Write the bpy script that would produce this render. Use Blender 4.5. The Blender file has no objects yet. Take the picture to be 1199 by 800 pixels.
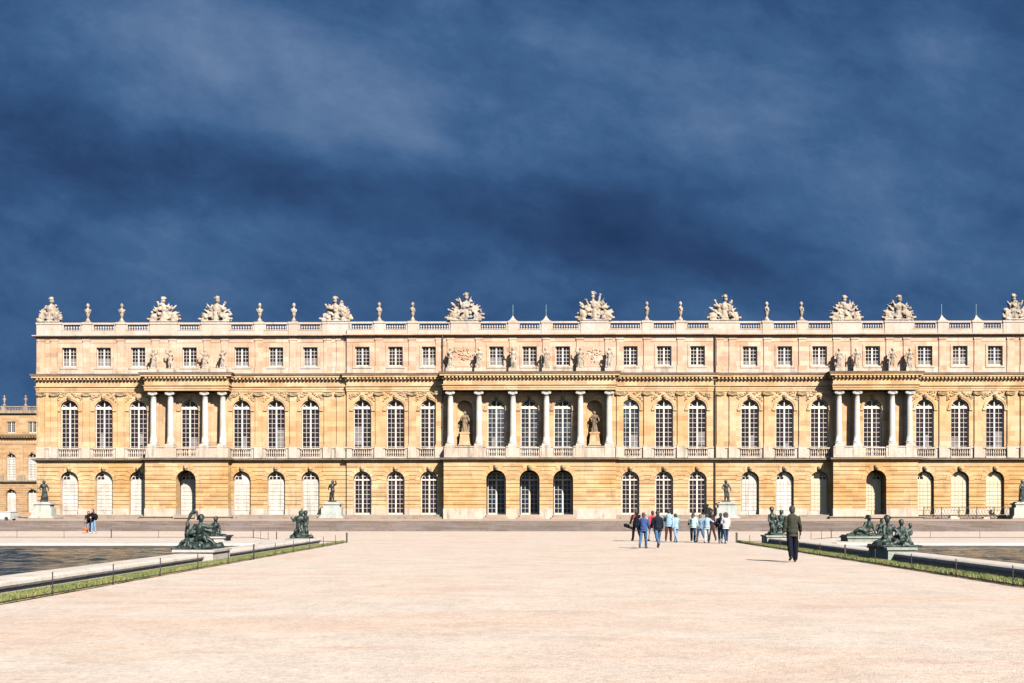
import bpy, bmesh, math, random
from mathutils import Vector, Matrix, noise as mnoise
R = math.radians
PI = math.pi
sc = bpy.context.scene
COL = sc.collection
CAMY = -110.0
F = 1300.0
VPX = 620.5
def X_at(px, d):            # lateral place on the ground for a bearing at distance d from the camera
    return d * (px - VPX) / F
# ------------------------------------------------------------------ materials
class NT:
    def __init__(s, tree):
        s.t = tree; s.n = tree.nodes; s.l = tree.links
    def node(s, typ, ins=None, **kw):
        n = s.n.new(typ)
        for k, v in kw.items(): setattr(n, k, v)
        if ins:
            for k, v in ins.items():
                if hasattr(v, 'is_output') or isinstance(v, bpy.types.NodeSocket): s.l.new(v, n.inputs[k])
                else: n.inputs[k].default_value = v
        return n
    def noise(s, vec, scale, detail=4, rough=.55, dist=0):
        return s.node('ShaderNodeTexNoise', {'Vector': vec, 'Scale': scale, 'Detail': detail, 'Roughness': rough, 'Distortion': dist}).outputs[0]
    def ramp(s, fac, stops, interp='LINEAR'):
        n = s.node('ShaderNodeValToRGB', {'Fac': fac}); cr = n.color_ramp; cr.interpolation = interp
        while len(cr.elements) < len(stops): cr.elements.new(.5)
        for e, (p, c) in zip(cr.elements, stops):
            e.position = p; e.color = (c, c, c, 1) if isinstance(c, (int, float)) else (*c, 1)
        return n.outputs[0]
    def mix(s, fac, a, b, mode='MIX'):
        n = s.node('ShaderNodeMix', data_type='RGBA', blend_type=mode)
        for i, v in ((0, fac), (6, a), (7, b)):
            if isinstance(v, bpy.types.NodeSocket): s.l.new(v, n.inputs[i])
            elif i == 0: n.inputs[0].default_value = v
            else: n.inputs[i].default_value = (*v, 1) if len(v) == 3 else v
        return n.outputs[2]
    def math(s, op, a, b=0, c=0):
        n = s.node('ShaderNodeMath', operation=op)
        for i, v in enumerate((a, b, c)):
            if isinstance(v, bpy.types.NodeSocket): s.l.new(v, n.inputs[i])
            else: n.inputs[i].default_value = v
        return n.outputs[0]
def mat(name):
    m = bpy.data.materials.new(name); m.use_nodes = True
    t = NT(m.node_tree); b = m.node_tree.nodes['Principled BSDF']
    return m, t, b
def pos(t): return t.node('ShaderNodeNewGeometry').outputs['Position']
KB = .70
def kb(c): return tuple(x*KB for x in c)
def simple(name, col, rough=.7, metal=0, var=.12, scale=6, bump=0, bscale=30):
    col = kb(col)
    m, t, b = mat(name); p = pos(t)
    n = t.noise(p, scale, 4)
    c = t.mix(t.ramp(n, [(.3, 0.), (.7, 1.)]), tuple(x*(1-var) for x in col), tuple(min(1, x*(1+var)) for x in col))
    t.l.new(c, b.inputs['Base Color']); b.inputs['Roughness'].default_value = rough; b.inputs['Metallic'].default_value = metal
    if rough > .8: b.inputs['Specular IOR Level'].default_value = .08
    if bump:
        bn = t.node('ShaderNodeBump', {'Height': t.noise(p, bscale, 3), 'Strength': bump, 'Distance': .05})
        t.l.new(bn.outputs[0], b.inputs['Normal'])
    return m
def stone(name, base, other, soot=(.13,.105,.085), soot_lo=.60, soot_hi=.78, course=.415, blocks=True, block_w=1.25, patch=None, soot_amt=.75):
    """ashlar: blocks that differ a little, drifting tone, rain soot in irregular patches"""
    base, other, soot = kb(base), kb(other), kb(soot); patch = kb(patch) if patch else None
    m, t, b = mat(name); p = pos(t)
    sep = t.node('ShaderNodeSeparateXYZ', {0: p})
    big = t.noise(p, .16, 3, .5)
    c = t.mix(t.ramp(big, [(.38, 0.), (.62, 1.)]), base, other)
    if blocks:
        v = t.node('ShaderNodeCombineXYZ', {0: t.math('ADD', sep.outputs[0], sep.outputs[1]), 1: t.math('ADD', sep.outputs[2], .015), 2: 0.0}).outputs[0]
        br = t.node('ShaderNodeTexBrick', {'Vector': v, 'Color1': (.70,.63,.56,1), 'Color2': (1.2,1.2,1.2,1), 'Mortar': (.72,.66,.6,1), 'Scale': 1.0,
              'Mortar Size': .008, 'Mortar Smooth': .4, 'Bias': .05, 'Brick Width': block_w, 'Row Height': course})
        c = t.mix(.8, c, br.outputs[0], 'MULTIPLY')
    # warm orange iron staining in blocks
    med = t.noise(p, 1.1, 5, .6)
    c = t.mix(t.ramp(med, [(.5, 0.), (.75, .55)]), c, patch or tuple(x*f for x, f in zip(base, (1.02, .84, .62))))
    lo = t.noise(p, .45, 4, .6, .4)
    c = t.mix(t.ramp(lo, [(.48, 0.), (.66, .45)]), c, tuple(x*f for x, f in zip(base, (1.06, 1.18, 1.45))))
    c = t.mix(t.ramp(t.noise(p, .8, 5, .65), [(.30, .5), (.46, 0.)]), c, tuple(x*f for x, f in zip(base, (.66, .56, .5))))
    # streaks pulled down by rain
    mp = t.node('ShaderNodeMapping', {'Vector': p, 'Scale': (2.2, 2.2, .35)}).outputs[0]
    st = t.noise(mp, 1.0, 6, .65)
    c = t.mix(t.ramp(st, [(soot_lo, 0.), (soot_hi, soot_amt)]), c, soot)
    fine = t.noise(p, 9, 4, .7)
    c = t.mix(.5, c, t.ramp(fine, [(.3, .72), (.7, 1.2)]), 'MULTIPLY')
    t.l.new(c, b.inputs['Base Color']); b.inputs['Roughness'].default_value = .9
    b.inputs['Specular IOR Level'].default_value = .2
    bn = t.node('ShaderNodeBump', {'Height': t.noise(p, 14, 4, .6), 'Strength': .5, 'Distance': .03})
    t.l.new(bn.outputs[0], b.inputs['Normal'])
    return m
M = {}
M['gold'] = stone('golden ashlar', (.42,.268,.138), (.43,.312,.205), soot_lo=.58, soot_hi=.82, course=.5)
M['ground'] = stone('rusticated golden ashlar', (.415,.250,.108), (.435,.312,.190), soot_lo=.56, soot_hi=.80)
M['attic'] = stone('attic ashlar', (.43,.285,.198), (.44,.32,.25), soot_lo=.57, soot_hi=.80, course=.47)
M['pale'] = stone('weathered pale limestone', (.43,.355,.29), (.39,.315,.26), soot=(.15,.12,.105), soot_lo=.50, soot_hi=.72, blocks=False, patch=(.30,.25,.17))
M['parapet'] = stone('parapet limestone', (.41,.345,.29), (.36,.295,.25), soot=(.13,.11,.10), soot_lo=.55, soot_hi=.78, blocks=False, patch=(.33,.27,.19), soot_amt=.6)
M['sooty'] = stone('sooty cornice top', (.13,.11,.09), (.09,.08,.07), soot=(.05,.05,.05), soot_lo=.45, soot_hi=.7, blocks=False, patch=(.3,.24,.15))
M['column'] = stone('white column marble', (.43,.40,.365), (.40,.37,.33), soot=(.17,.14,.12), soot_lo=.7, soot_hi=.9, blocks=False, patch=(.38,.33,.27))
M['carved'] = stone('carved stone', (.30,.215,.12), (.33,.25,.16), soot=(.07,.055,.045), soot_lo=.5, soot_hi=.72, blocks=False)
M['statue'] = stone('statue limestone', (.36,.295,.235), (.30,.245,.195), soot=(.05,.04,.035), soot_lo=.47, soot_hi=.68, blocks=False, patch=(.32,.27,.2))
M['niche_statue'] = stone('dark niche marble', (.17,.125,.085), (.24,.17,.11), soot=(.05,.035,.03), soot_lo=.45, soot_hi=.7, blocks=False)
M['wing'] = stone('far wing ashlar', (.33,.21,.115), (.35,.24,.14), soot_lo=.6, soot_hi=.85)
M['wingpale'] = stone('far wing pale stone', (.26,.21,.16), (.24,.19,.15), soot=(.1,.08,.07), soot_lo=.5, soot_hi=.7, blocks=False)
M['stepgrey'] = stone('grey worn step stone', (.165,.132,.118), (.14,.113,.102), soot=(.08,.07,.065), soot_lo=.55, soot_hi=.8, course=.15, block_w=1.8, patch=(.17,.135,.115))
M['socle'] = stone('grey base stone', (.22,.175,.145), (.26,.205,.165), soot=(.12,.09,.08), soot_lo=.5, soot_hi=.75, blocks=False, patch=(.28,.21,.14))
M['terrace'] = simple('terrace paving', (.30,.225,.18), .9, var=.14, scale=.8, bump=.3, bscale=8)
M['frame'] = simple('white window paint', (.47,.43,.385), .5, var=.06, scale=3)
M['doorwhite'] = stone('old white door boards', (.46,.42,.375), (.42,.385,.35), soot=(.26,.235,.22), soot_lo=.5, soot_hi=.7, blocks=False, patch=(.38,.34,.28))
M['doorcream'] = stone('cream door boards', (.45,.385,.28), (.47,.41,.31), soot=(.3,.25,.17), soot_lo=.62, soot_hi=.85, blocks=False, patch=(.42,.34,.2))
M['lead'] = simple('roof lead', (.12,.125,.13), .6, var=.2, scale=1)
M['iron'] = simple('rusty dark iron', (.045,.032,.028), .6, .4, var=.3, scale=8)
M['copper'] = simple('pale green rod', (.25,.35,.36), .5, .3)
def glass_mat(name, col, rough):
    m, t, b = mat(name); p = pos(t)
    n = t.noise(p, .9, 3)
    c = t.mix(t.ramp(n, [(.45, 0.), (.7, 1.)]), col, tuple(x*2.2 for x in col))
    t.l.new(c, b.inputs['Base Color']); b.inputs['Roughness'].default_value = rough
    if rough < .05: t.l.new(t.ramp(t.noise(p, 1.5, 4, .7), [(.50, .04), (.60, .9)]), b.inputs['Specular IOR Level'])
    else: b.inputs['Specular IOR Level'].default_value = .12
    bn = t.node('ShaderNodeBump', {'Height': t.noise(p, 1.6, 2), 'Strength': .3, 'Distance': .05})
    t.l.new(bn.outputs[0], b.inputs['Normal'])
    return m
M['glass'] = glass_mat('dark window glass', (.009,.006,.009), .15)
M['glassblue'] = glass_mat('reflecting window glass', (.012,.014,.02), .03)
M['glassdeep'] = simple('deep blue door glass', (.008,.016,.030), .25, 0, .5, 2)
M['glassdeep'].node_tree.nodes['Principled BSDF'].inputs['Specular IOR Level'].default_value = .12
M['pale_strip'] = simple('pale grey pane strip', (.16,.145,.15), .9, 0, .3, 3)  # pale grey; on the attic panes it paints in a reflection
def bronze(name, a, bcol):
    m, t, b = mat(name); p = pos(t)
    n = t.noise(p, 5, 5, .65)
    c = t.mix(t.ramp(n, [(.42, 0.), (.66, 1.)]), a, bcol)
    t.l.new(c, b.inputs['Base Color']); b.inputs['Metallic'].default_value = .45
    t.l.new(t.ramp(n, [(.3, .38), (.7, .7)]), b.inputs['Roughness'])
    bn = t.node('ShaderNodeBump', {'Height': t.noise(p, 25, 3), 'Strength': .3, 'Distance': .02})
    t.l.new(bn.outputs[0], b.inputs['Normal'])
    return m
M['bronze'] = bronze('green black bronze', (.006,.010,.009), (.026,.046,.040))
M['bronzedark'] = bronze('dark statue bronze', (.012,.013,.015), (.035,.04,.042))
M['verdigris'] = stone('green stained plinth stone', (.21,.245,.205), (.29,.30,.26), soot=(.08,.11,.095), soot_lo=.5, soot_hi=.7, blocks=False, patch=(.3,.31,.26))
M['marbleped'] = stone('pale marble pedestal', (.36,.36,.32), (.30,.31,.28), soot=(.15,.17,.15), soot_lo=.52, soot_hi=.72, blocks=False, patch=(.42,.38,.3))
M['coping'] = stone('worn pool coping', (.37,.335,.30), (.34,.31,.285), soot=(.17,.15,.14), soot_lo=.52, soot_hi=.74, blocks=False, patch=(.40,.36,.32))
M['copingdark'] = simple('wet dark stone foot', (.06,.04,.03), .7, var=.3, scale=3)  # dark brown for the rim foot and the far water edge
# gravel
m, t, b = mat('pink gravel'); p = pos(t)
v1 = t.node('ShaderNodeMapping', {'Vector': p, 'Scale': (.4, 1.0, 1)}).outputs[0]
n1 = t.noise(v1, .3, 6, .65, .5); n2 = t.noise(p, 3.2, 5, .7); n3 = t.noise(p, 38, 4, .8)
vor = t.node('ShaderNodeTexVoronoi', {'Vector': p, 'Scale': 42.0})
c = t.mix(t.ramp(n1, [(.44, 0.), (.68, 1.)]), kb((.378,.328,.292)), kb((.374,.293,.242)))
v4 = t.node('ShaderNodeMapping', {'Vector': p, 'Scale': (.5, 1.6, 1)}).outputs[0]
c = t.mix(t.ramp(t.noise(v4, .7, 6, .75), [(.52, 0.), (.72, .8)]), c, kb((.34,.235,.18)))
c = t.mix(.55, c, t.ramp(n2, [(.3, .80), (.7, 1.18)]), 'MULTIPLY')
n4 = t.noise(p, 11, 3, .7)
c = t.mix(.6, c, t.ramp(n4, [(.32, .74), (.68, 1.22)]), 'MULTIPLY')
n5 = t.noise(p, .9, 4, .6, .3)
c = t.mix(.7, c, t.ramp(n5, [(.3, .86), (.7, 1.1)]), 'MULTIPLY')
c = t.mix(.6, c, t.ramp(n3, [(.25, .62), (.72, 1.32)]), 'MULTIPLY')
st_ = t.node('ShaderNodeTexVoronoi', {'Vector': p, 'Scale': 2.6})
c = t.mix(t.ramp(st_.outputs[0], [(.03, .8), (.05, 0.)]), c, (.07,.05,.04))
c = t.mix(.5, c, t.ramp(vor.outputs[1], [(.0, .75), (1., 1.25)]), 'MULTIPLY')
t.l.new(c, b.inputs['Base Color']); b.inputs['Roughness'].default_value = .95; b.inputs['Specular IOR Level'].default_value = .1
hh = t.math('ADD', t.math('MULTIPLY', vor.outputs[0], -1.2), t.math('MULTIPLY', n2, 1.5))
bn = t.node('ShaderNodeBump', {'Height': hh, 'Strength': .35, 'Distance': .015}); t.l.new(bn.outputs[0], b.inputs['Normal'])
M['gravel'] = m
m, t, b = mat('turf soil'); p = pos(t)
c = t.mix(t.ramp(t.noise(p, 2.5, 5, .7), [(.4, 0.), (.62, 1.)]), (.06,.065,.022), (.15,.11,.045))
t.l.new(c, b.inputs['Base Color']); b.inputs['Roughness'].default_value = 1
M['turf'] = m
m, t, b = mat('grass blades'); p = pos(t)
c = t.mix(t.ramp(t.noise(p, 1.3, 5, .7), [(.42, 0.), (.62, 1.)]), (.065,.085,.020), (.12,.115,.035))
t.l.new(c, b.inputs['Base Color']); b.inputs['Roughness'].default_value = .8
M['grass'] = m
m, t, b = mat('pool water'); p = pos(t)
v1 = t.node('ShaderNodeMapping', {'Vector': p, 'Scale': (1, 1.6, 1)}).outputs[0]
w = t.math('ADD', t.noise(v1, 2.2, 5, .65, .3), t.math('MULTIPLY', t.noise(v1, .6, 2), .6))
bn = t.node('ShaderNodeBump', {'Height': w, 'Strength': .3, 'Distance': .10}); t.l.new(bn.outputs[0], b.inputs['Normal'])
b.inputs['Base Color'].default_value = (.012,.017,.012,1); b.inputs['Roughness'].default_value = .14; b.inputs['IOR'].default_value = 1.33
M['water'] = m
def cloth(name, col, rough=.85): 
    M[name] = simple('cloth '+name, col, rough, var=.18, scale=14, bump=.4, bscale=22)
for k, c in dict(olive=(.034,.036,.026), darktrousers=(.005,.006,.013), black=(.006,.006,.009), navy=(.008,.012,.022), bluejacket=(.035,.06,.16),
                 jeans=(.045,.095,.18), lightjeans=(.16,.24,.36), paleblue=(.21,.32,.42), aqua=(.30,.41,.40), white=(.42,.41,.40), red=(.30,.035,.05),
                 denim=(.12,.19,.28), darkjeans=(.022,.045,.10), brown=(.05,.018,.018), palewhite=(.36,.36,.38), orange=(.40,.10,.04), teal=(.10,.22,.26),
                 grey=(.18,.17,.17)).items(): cloth(k, c)
M['skin'] = simple('skin', (.36,.21,.15), .6, var=.06)
for k, c in dict(hairdark=(.008,.006,.006), hairbrown=(.016,.008,.006), hairred=(.055,.018,.010), hairblond=(.12,.065,.03), hairauburn=(.024,.009,.006)).items():
    M[k] = simple(k, c, .6, var=.3, scale=30, bump=.6, bscale=40)
M['shoeblack'] = simple('black leather', (.015,.013,.013), .5)
M['shoewhite'] = simple('white sneakers', (.38,.36,.34), .6)
M['white_enamel'] = simple('white enamel panel', (.42,.42,.42), .5, var=.04)
M['rubber'] = simple('black rubber', (.015,.015,.015), .8)
# ------------------------------------------------------------------ mesh builder
class MB:
    def __init__(s): s.v = []; s.f = []
    def add(s, vs, fs):
        o = len(s.v); s.v += [tuple(v) for v in vs]; s.f += [tuple(i+o for i in f) for f in fs]
    def box(s, x0, x1, y0, y1, z0, z1):
        s.add([(x0,y0,z0),(x1,y0,z0),(x1,y1,z0),(x0,y1,z0),(x0,y0,z1),(x1,y0,z1),(x1,y1,z1),(x0,y1,z1)],
              [(0,3,2,1),(4,5,6,7),(0,1,5,4),(1,2,6,5),(2,3,7,6),(3,0,4,7)])
    def hexa(s, a0, b0, a1, b1, z0, z1, y0, y1):   # trapezoid in x/z, extruded in y
        s.add([(a0,y0,z0),(b0,y0,z0),(b0,y1,z0),(a0,y1,z0),(a1,y0,z1),(b1,y0,z1),(b1,y1,z1),(a1,y1,z1)],
              [(0,3,2,1),(4,5,6,7),(0,1,5,4),(1,2,6,5),(2,3,7,6),(3,0,4,7)])
    def prism(s, pts, y0, y1):                       # polygon in x/z (counter-clockwise seen from -y)
        n = len(pts)
        s.add([(x,y0,z) for x,z in pts]+[(x,y1,z) for x,z in pts],
              [tuple(range(n)), tuple(range(2*n-1,n-1,-1))]+[(i,i+n,(i+1)%n+n,(i+1)%n) for i in range(n)])
    def lathe(s, prof, seg=12, c=(0,0,0), mtx=None, cap=True):
        vs = []; fs = []
        for r, z in prof:
            for k in range(seg):
                a = 2*PI*k/seg; v = Vector((r*math.cos(a), r*math.sin(a), z))
                if mtx: v = mtx @ v
                vs.append((v.x+c[0], v.y+c[1], v.z+c[2]))
        for i in range(len(prof)-1):
            for k in range(seg):
                k2 = (k+1)%seg; fs.append((i*seg+k, i*seg+k2, (i+1)*seg+k2, (i+1)*seg+k))
        if cap: fs.append(tuple(range(seg-1,-1,-1))); n = (len(prof)-1)*seg; fs.append(tuple(n+k for k in range(seg)))
        s.add(vs, fs)
    def cap(s, p1, r1, p2, r2, seg=10):              # tapered capsule
        p1 = Vector(p1); p2 = Vector(p2); d = p2-p1; L = max(d.length, 1e-4)
        q = d.to_track_quat('Z','Y').to_matrix()
        prof = [(max(1e-4, r1*math.cos(a)), r1*math.sin(a)) for a in (-PI/2*.98, -PI/3, -PI/6, 0)]
        prof += [(max(1e-4, r2*math.cos(a)), L+r2*math.sin(a)) for a in (0, PI/6, PI/3, PI/2*.98)]
        s.lathe(prof, seg, p1, q)
    def ell(s, c, r, rot=None, seg=14, rings=8):
        m = rot.to_matrix() if rot is not None and hasattr(rot, 'to_matrix') else (rot or Matrix.Identity(3))
        m = m @ Matrix.Diagonal(Vector(r))
        prof = [(max(1e-4, math.cos(a)), math.sin(a)) for a in [(-PI/2*.985)+PI*.985*i/(rings-1) for i in range(rings)]]
        s.lathe(prof, seg, c, m)
    def obox(s, c, h, rot):                           # oriented box
        m = rot.to_matrix(); c = Vector(c)
        vs = [c + m @ Vector((sx*h[0], sy*h[1], sz*h[2])) for sz in (-1,1) for sx, sy in ((-1,-1),(1,-1),(1,1),(-1,1))]
        s.add(vs, [(0,3,2,1),(4,5,6,7),(0,1,5,4),(1,2,6,5),(2,3,7,6),(3,0,4,7)])
    def tube(s, pts, r, seg=6):
        for a, b in zip(pts, pts[1:]):
            d = Vector(b)-Vector(a); q = d.to_track_quat('Z','Y').to_matrix()
            s.lathe([(r,0),(r,d.length)], seg, a, q)
    def mesh(s, name, m=None, smooth=False):
        me = bpy.data.meshes.new(name); me.from_pydata(s.v, [], s.f); me.validate(); me.update()
        if m: me.materials.append(M[m] if isinstance(m, str) else m)
        if smooth: me.polygons.foreach_set('use_smooth', [True]*len(me.polygons))
        return me
def link(name, me, parent=None, loc=(0,0,0), rz=0):
    o = bpy.data.objects.new(name, me); COL.objects.link(o)
    o.location = loc; o.rotation_euler = (0,0,rz)
    if parent is not None: o.parent = parent
    return o
def obj(name, mb, m, parent=None, loc=(0,0,0), rz=0, smooth=False):
    return link(name, mb.mesh(name, m, smooth), parent, loc, rz)
def thing(name, label, cat, loc=(0,0,0), rz=0, group=None):
    o = bpy.data.objects.new(name, None); COL.objects.link(o); o.empty_display_size = .1
    o.location = loc; o.rotation_euler = (0,0,rz)
    return tag(o, label, cat, group)
def tag(o, label, cat, group=None):
    o['label'] = label; o['category'] = cat
    if group: o['group'] = group
    return o
def struct(o, kind='structure', label=None):
    o['kind'] = kind
    if label: o['label'] = label
    return o
# fuse overlapping solids into one continuous sculpted skin
def fuse(mb, name, m, voxel=.03, smooth=3, amp=0, freq=6, seed=0):
    me0 = mb.mesh(name+'_raw'); o = bpy.data.objects.new('tmp', me0); COL.objects.link(o)
    md = o.modifiers.new('r','REMESH'); md.mode = 'VOXEL'; md.voxel_size = voxel
    if smooth:
        s = o.modifiers.new('s','SMOOTH'); s.factor = .5; s.iterations = smooth
    dg = bpy.context.evaluated_depsgraph_get(); dg.update()
    me = bpy.data.meshes.new_from_object(o.evaluated_get(dg)); me.name = name
    bpy.data.objects.remove(o); bpy.data.meshes.remove(me0)
    if amp:
        off = Vector((seed*7.3, seed*3.1, seed*1.7))
        ns = [v.normal.copy() for v in me.vertices]
        for v, n in zip(me.vertices, ns):
            q = v.co*freq+off; q.z *= .5
            v.co += n*amp*(mnoise.noise(q)+.5*mnoise.noise(q*2.3))
    me.materials.clear(); me.materials.append(M[m] if isinstance(m, str) else m)
    me.polygons.foreach_set('use_smooth', [True]*len(me.polygons)); me.update()
    return me
# ------------------------------------------------------------------ facade kit
class Op:                                            # an opening in a wall
    def __init__(s, x, hw, z0, zs, arch=True): s.x=x; s.hw=hw; s.z0=z0; s.zs=zs; s.arch=arch; s.z1 = zs+hw if arch else zs
    def half(s, z):
        if z <= s.z0 or z >= s.z1: return 0
        if s.arch and z > s.zs: return math.sqrt(max(0, s.hw**2-(z-s.zs)**2))
        return s.hw
def wall_sheet(mb, x0, x1, z0, z1, yf, yb, ops, groove=None):
    ops = sorted([o for o in ops if x0 < o.x < x1], key=lambda o: o.x)
    zs = {z0, z1}
    for o in ops:
        zs |= {o.z0, o.zs, o.z1}
        if o.arch:
            for k in range(1, 9): zs.add(o.zs + o.hw*math.sin(PI/2*k/9))
    gr = []
    if groove:
        g0, pitch, gh = groove
        z = g0
        while z < z1: gr.append((z, z+gh)); zs |= {z, z+gh}; z += pitch
    zs = sorted(z for z in zs if z0 <= z <= z1)
    zz = [zs[0]]
    for z in zs[1:]:
        if z-zz[-1] > 1e-4: zz.append(z)
    for a, b in zip(zz, zz[1:]):
        mid = (a+b)/2
        y = yf
        if any(g[0]-1e-4 <= mid <= g[1]+1e-4 for g in gr): y = yf+.055
        xa = x0; xb = x0
        for o in ops:
            ha, hb = o.half(a+1e-5), o.half(b-1e-5)
            if ha <= 0 and hb <= 0: continue
            mb.hexa(xa, o.x-ha, xb, o.x-hb, a, b, y, yb)
            xa = o.x+ha; xb = o.x+hb
        mb.hexa(xa, x1, xb, x1, a, b, y, yb)
def sweep(path, prof, name, m, parent):
    """profile (out, z) swept along a plan path of right-angled turns; out = towards -y"""
    n = len(path); nrm = []
    for i in range(n-1):
        d = Vector((path[i+1][0]-path[i][0], path[i+1][1]-path[i][1])); d.normalize(); nrm.append(Vector((d.y, -d.x)))
    rings = []
    for i in range(n):
        if i == 0: o = nrm[0]
        elif i == n-1: o = nrm[-1]
        else:
            a, b = nrm[i-1], nrm[i]; o = a+b; o = o/max(.2, o.dot(a)) if o.length > .01 else a
        rings.append([(path[i][0]+o.x*q, path[i][1]+o.y*q, z) for q, z in prof])
    mb = MB(); k = len(prof); vs = [v for r in rings for v in r]; fs = []
    for i in range(n-1):
        for j in range(k): j2 = (j+1)%k; fs.append((i*k+j, (i+1)*k+j, (i+1)*k+j2, i*k+j2))
    fs.append(tuple(range(k))); fs.append(tuple((n-1)*k+j for j in range(k-1,-1,-1)))
    mb.add(vs, fs)
    return obj(name, mb, m, parent)
def modillions(path, zt, h, w, dep, out, pitch, name, m, parent):
    mb = MB()
    for (xa,ya),(xb,yb) in zip(path, path[1:]):
        d = Vector((xb-xa, yb-ya)); L = d.length
        if L < .5: continue
        d.normalize(); nn = Vector((d.y,-d.x)); k = max(1, round(L/pitch))
        for i in range(k):
            s = (i+.5)*L/k; c = Vector((xa,ya))+d*s
            if abs(d.x) > .5: mb.box(c.x-w/2, c.x+w/2, c.y-out-dep, c.y-out, zt-h, zt)
            else:
                x0 = c.x+nn.x*out; x1 = c.x+nn.x*(out+dep); mb.box(min(x0,x1), max(x0,x1), c.y-w/2, c.y+w/2, zt-h, zt)
    return obj(name, mb, m, parent)
_fr = {}
def arched_frame(w, z0, zs, rows, fan=True, fanrows=True, transom=.2):
    """white timber frame: leaves with glazing bars, transom, radial fanlight; local origin at x=0, y=0 front, z absolute"""
    mb = MB(); hw = w/2; t = .085; T = .05
    mb.box(-hw, -hw+t, 0, T*1.6, z0, zs); mb.box(hw-t, hw, 0, T*1.6, z0, zs)
    mb.box(-hw+t, hw-t, 0, T*1.6, z0, z0+.16)
    mb.box(-.075, .075, -.02, T, z0+.16, zs)
    top = zs-.02; bot = z0+.16
    for s in (-1, 1):
        xa, xb = (.075, hw-t); xm = (xa+xb)/2
        mb.box(s*xm-.016, s*xm+.016, .012, T, bot, top)
    for r in range(1, rows):
        z = bot+(top-bot)*r/rows
        for s in (-1, 1):
            a, b = sorted((s*.075, s*(hw-t))); mb.box(a, b, .004, T*.8, z-.018, z+.018)
    mb.box(-hw, hw, -.05, T*1.7, zs-.02, zs+transom)
    if fan:
        n = 14
        for i in range(n):
            a0, a1 = PI*i/n, PI*(i+1)/n; ro, ri = hw, hw-.075
            if ri*math.sin((a0+a1)/2) < transom*.5: continue
            mb.prism([(ri*math.cos(a0), zs+ri*math.sin(a0)), (ro*math.cos(a0), zs+ro*math.sin(a0)), (ro*math.cos(a1), zs+ro*math.sin(a1)), (ri*math.cos(a1), zs+ri*math.sin(a1))], 0, T*1.5)
        if fanrows == 'radial':
            for a in (R(35), R(90), R(145)):
                r1 = hw-.04; d = Vector((math.cos(a), math.sin(a))); p = Vector((-d.y, d.x))*(.055 if a == R(90) else .04)
                s0 = .12; mb.prism([(d.x*s0-p.x, zs+d.y*s0-p.y), (d.x*s0+p.x, zs+d.y*s0+p.y), (d.x*r1+p.x*.6, zs+d.y*r1+p.y*.6), (d.x*r1-p.x*.6, zs+d.y*r1-p.y*.6)][::-1], .005, T)
        else:
            mb.box(-.05, .05, 0, T, zs+transom, zs+hw-.03)
            for s in (-1,1): mb.box(s*hw*.5-.022, s*hw*.5+.022, .01, T, zs+transom, zs+hw*.83)
            mb.box(-hw*.86, hw*.86, .006, T*.9, zs+hw*.5-.022, zs+hw*.5+.022)
    return mb
def arched_pane(w, z0, zs, y=.05):
    mb = MB(); hw = w/2; pts = [(-hw, z0), (hw, z0), (hw, zs)]
    n = 12
    for i in range(1, n): a = PI*i/n; pts.append((hw*math.cos(a), zs+hw*math.sin(a)))
    pts.append((-hw, zs)); mb.prism(pts, y, y+.03)
    return mb
def rect_frame(w, z0, z1, rows):
    mb = MB(); hw = w/2; t = .08
    mb.box(-hw, -hw+t, 0, .08, z0, z1); mb.box(hw-t, hw, 0, .08, z0, z1)
    mb.box(-hw+t, hw-t, 0, .08, z0, z0+.12); mb.box(-hw+t, hw-t, 0, .08, z1-.06, z1)
    mb.box(-.075, .075, -.02, .05, z0+.12, z1-.06)
    bot, top = z0+.12, z1-.06
    for s in (-1, 1): xm = s*(.075+hw-t)/2; mb.box(xm-.016, xm+.016, .01, .05, bot, top)
    for r in range(1, rows):
        z = bot+(top-bot)*r/rows
        for s in (-1, 1):
            a, b = sorted((s*.075, s*(hw-t))); mb.box(a, b, .004, .045, z-.018, z+.018)
    return mb
BAL = [(.055,0),(.075,.03),(.075,.06),(.04,.09),(.085,.2),(.085,.26),(.045,.4),(.04,.46),(.07,.49),(.07,.52)]
def balusters(mb, x0, x1, y, z0, z1, pitch, seg=8):
    h = z1-z0; n = max(1, round((x1-x0)/pitch)); s = h/.52
    for i in range(n): mb.lathe([(r*min(1,s)*1.0, z*s) for r, z in BAL], seg, (x0+(i+.5)*(x1-x0)/n, y, z0))
def ionic_capital(r, h=.42, flat=False, dep=.2):
    """two volutes, echinus, abacus; local origin at underside centre"""
    mb = MB()
    R90 = Matrix.Rotation(-PI/2, 3, 'X')
    y0 = -dep if flat else -r*1.05; y1 = 0 if flat else r*1.05
    for s in (-1, 1):
        mb.lathe([(.10,0),(.165,.02),(.165,(y1-y0)-.02),(.10,y1-y0)], 12, (s*(r*1.02), y0-.03, h*.45), R90)
        mb.lathe([(.05,0),(.05,.05)], 8, (s*(r*1.02), y0-.07, h*.45), R90)
    mb.box(-r*1.02, r*1.02, y0, y1, h*.34, h*.8)
    mb.box(-r*1.32, r*1.32, y0-.08, y1+(0 if flat else .08), h*.8, h)
    if not flat: mb.lathe([(r*.9,0),(r*1.02,h*.12),(r*1.05,h*.34)], 16)
    else: mb.box(-r*.95, r*.95, y0+.03, y1, 0, h*.34)
    # hanging garland between the volutes
    for k in range(-3, 4): mb.ell((k*r*.27, y0-.02, h*.16-.05*math.cos(k*.5)*1.4), (.06,.06,.06), seg=8, rings=5)
    return mb
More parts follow.
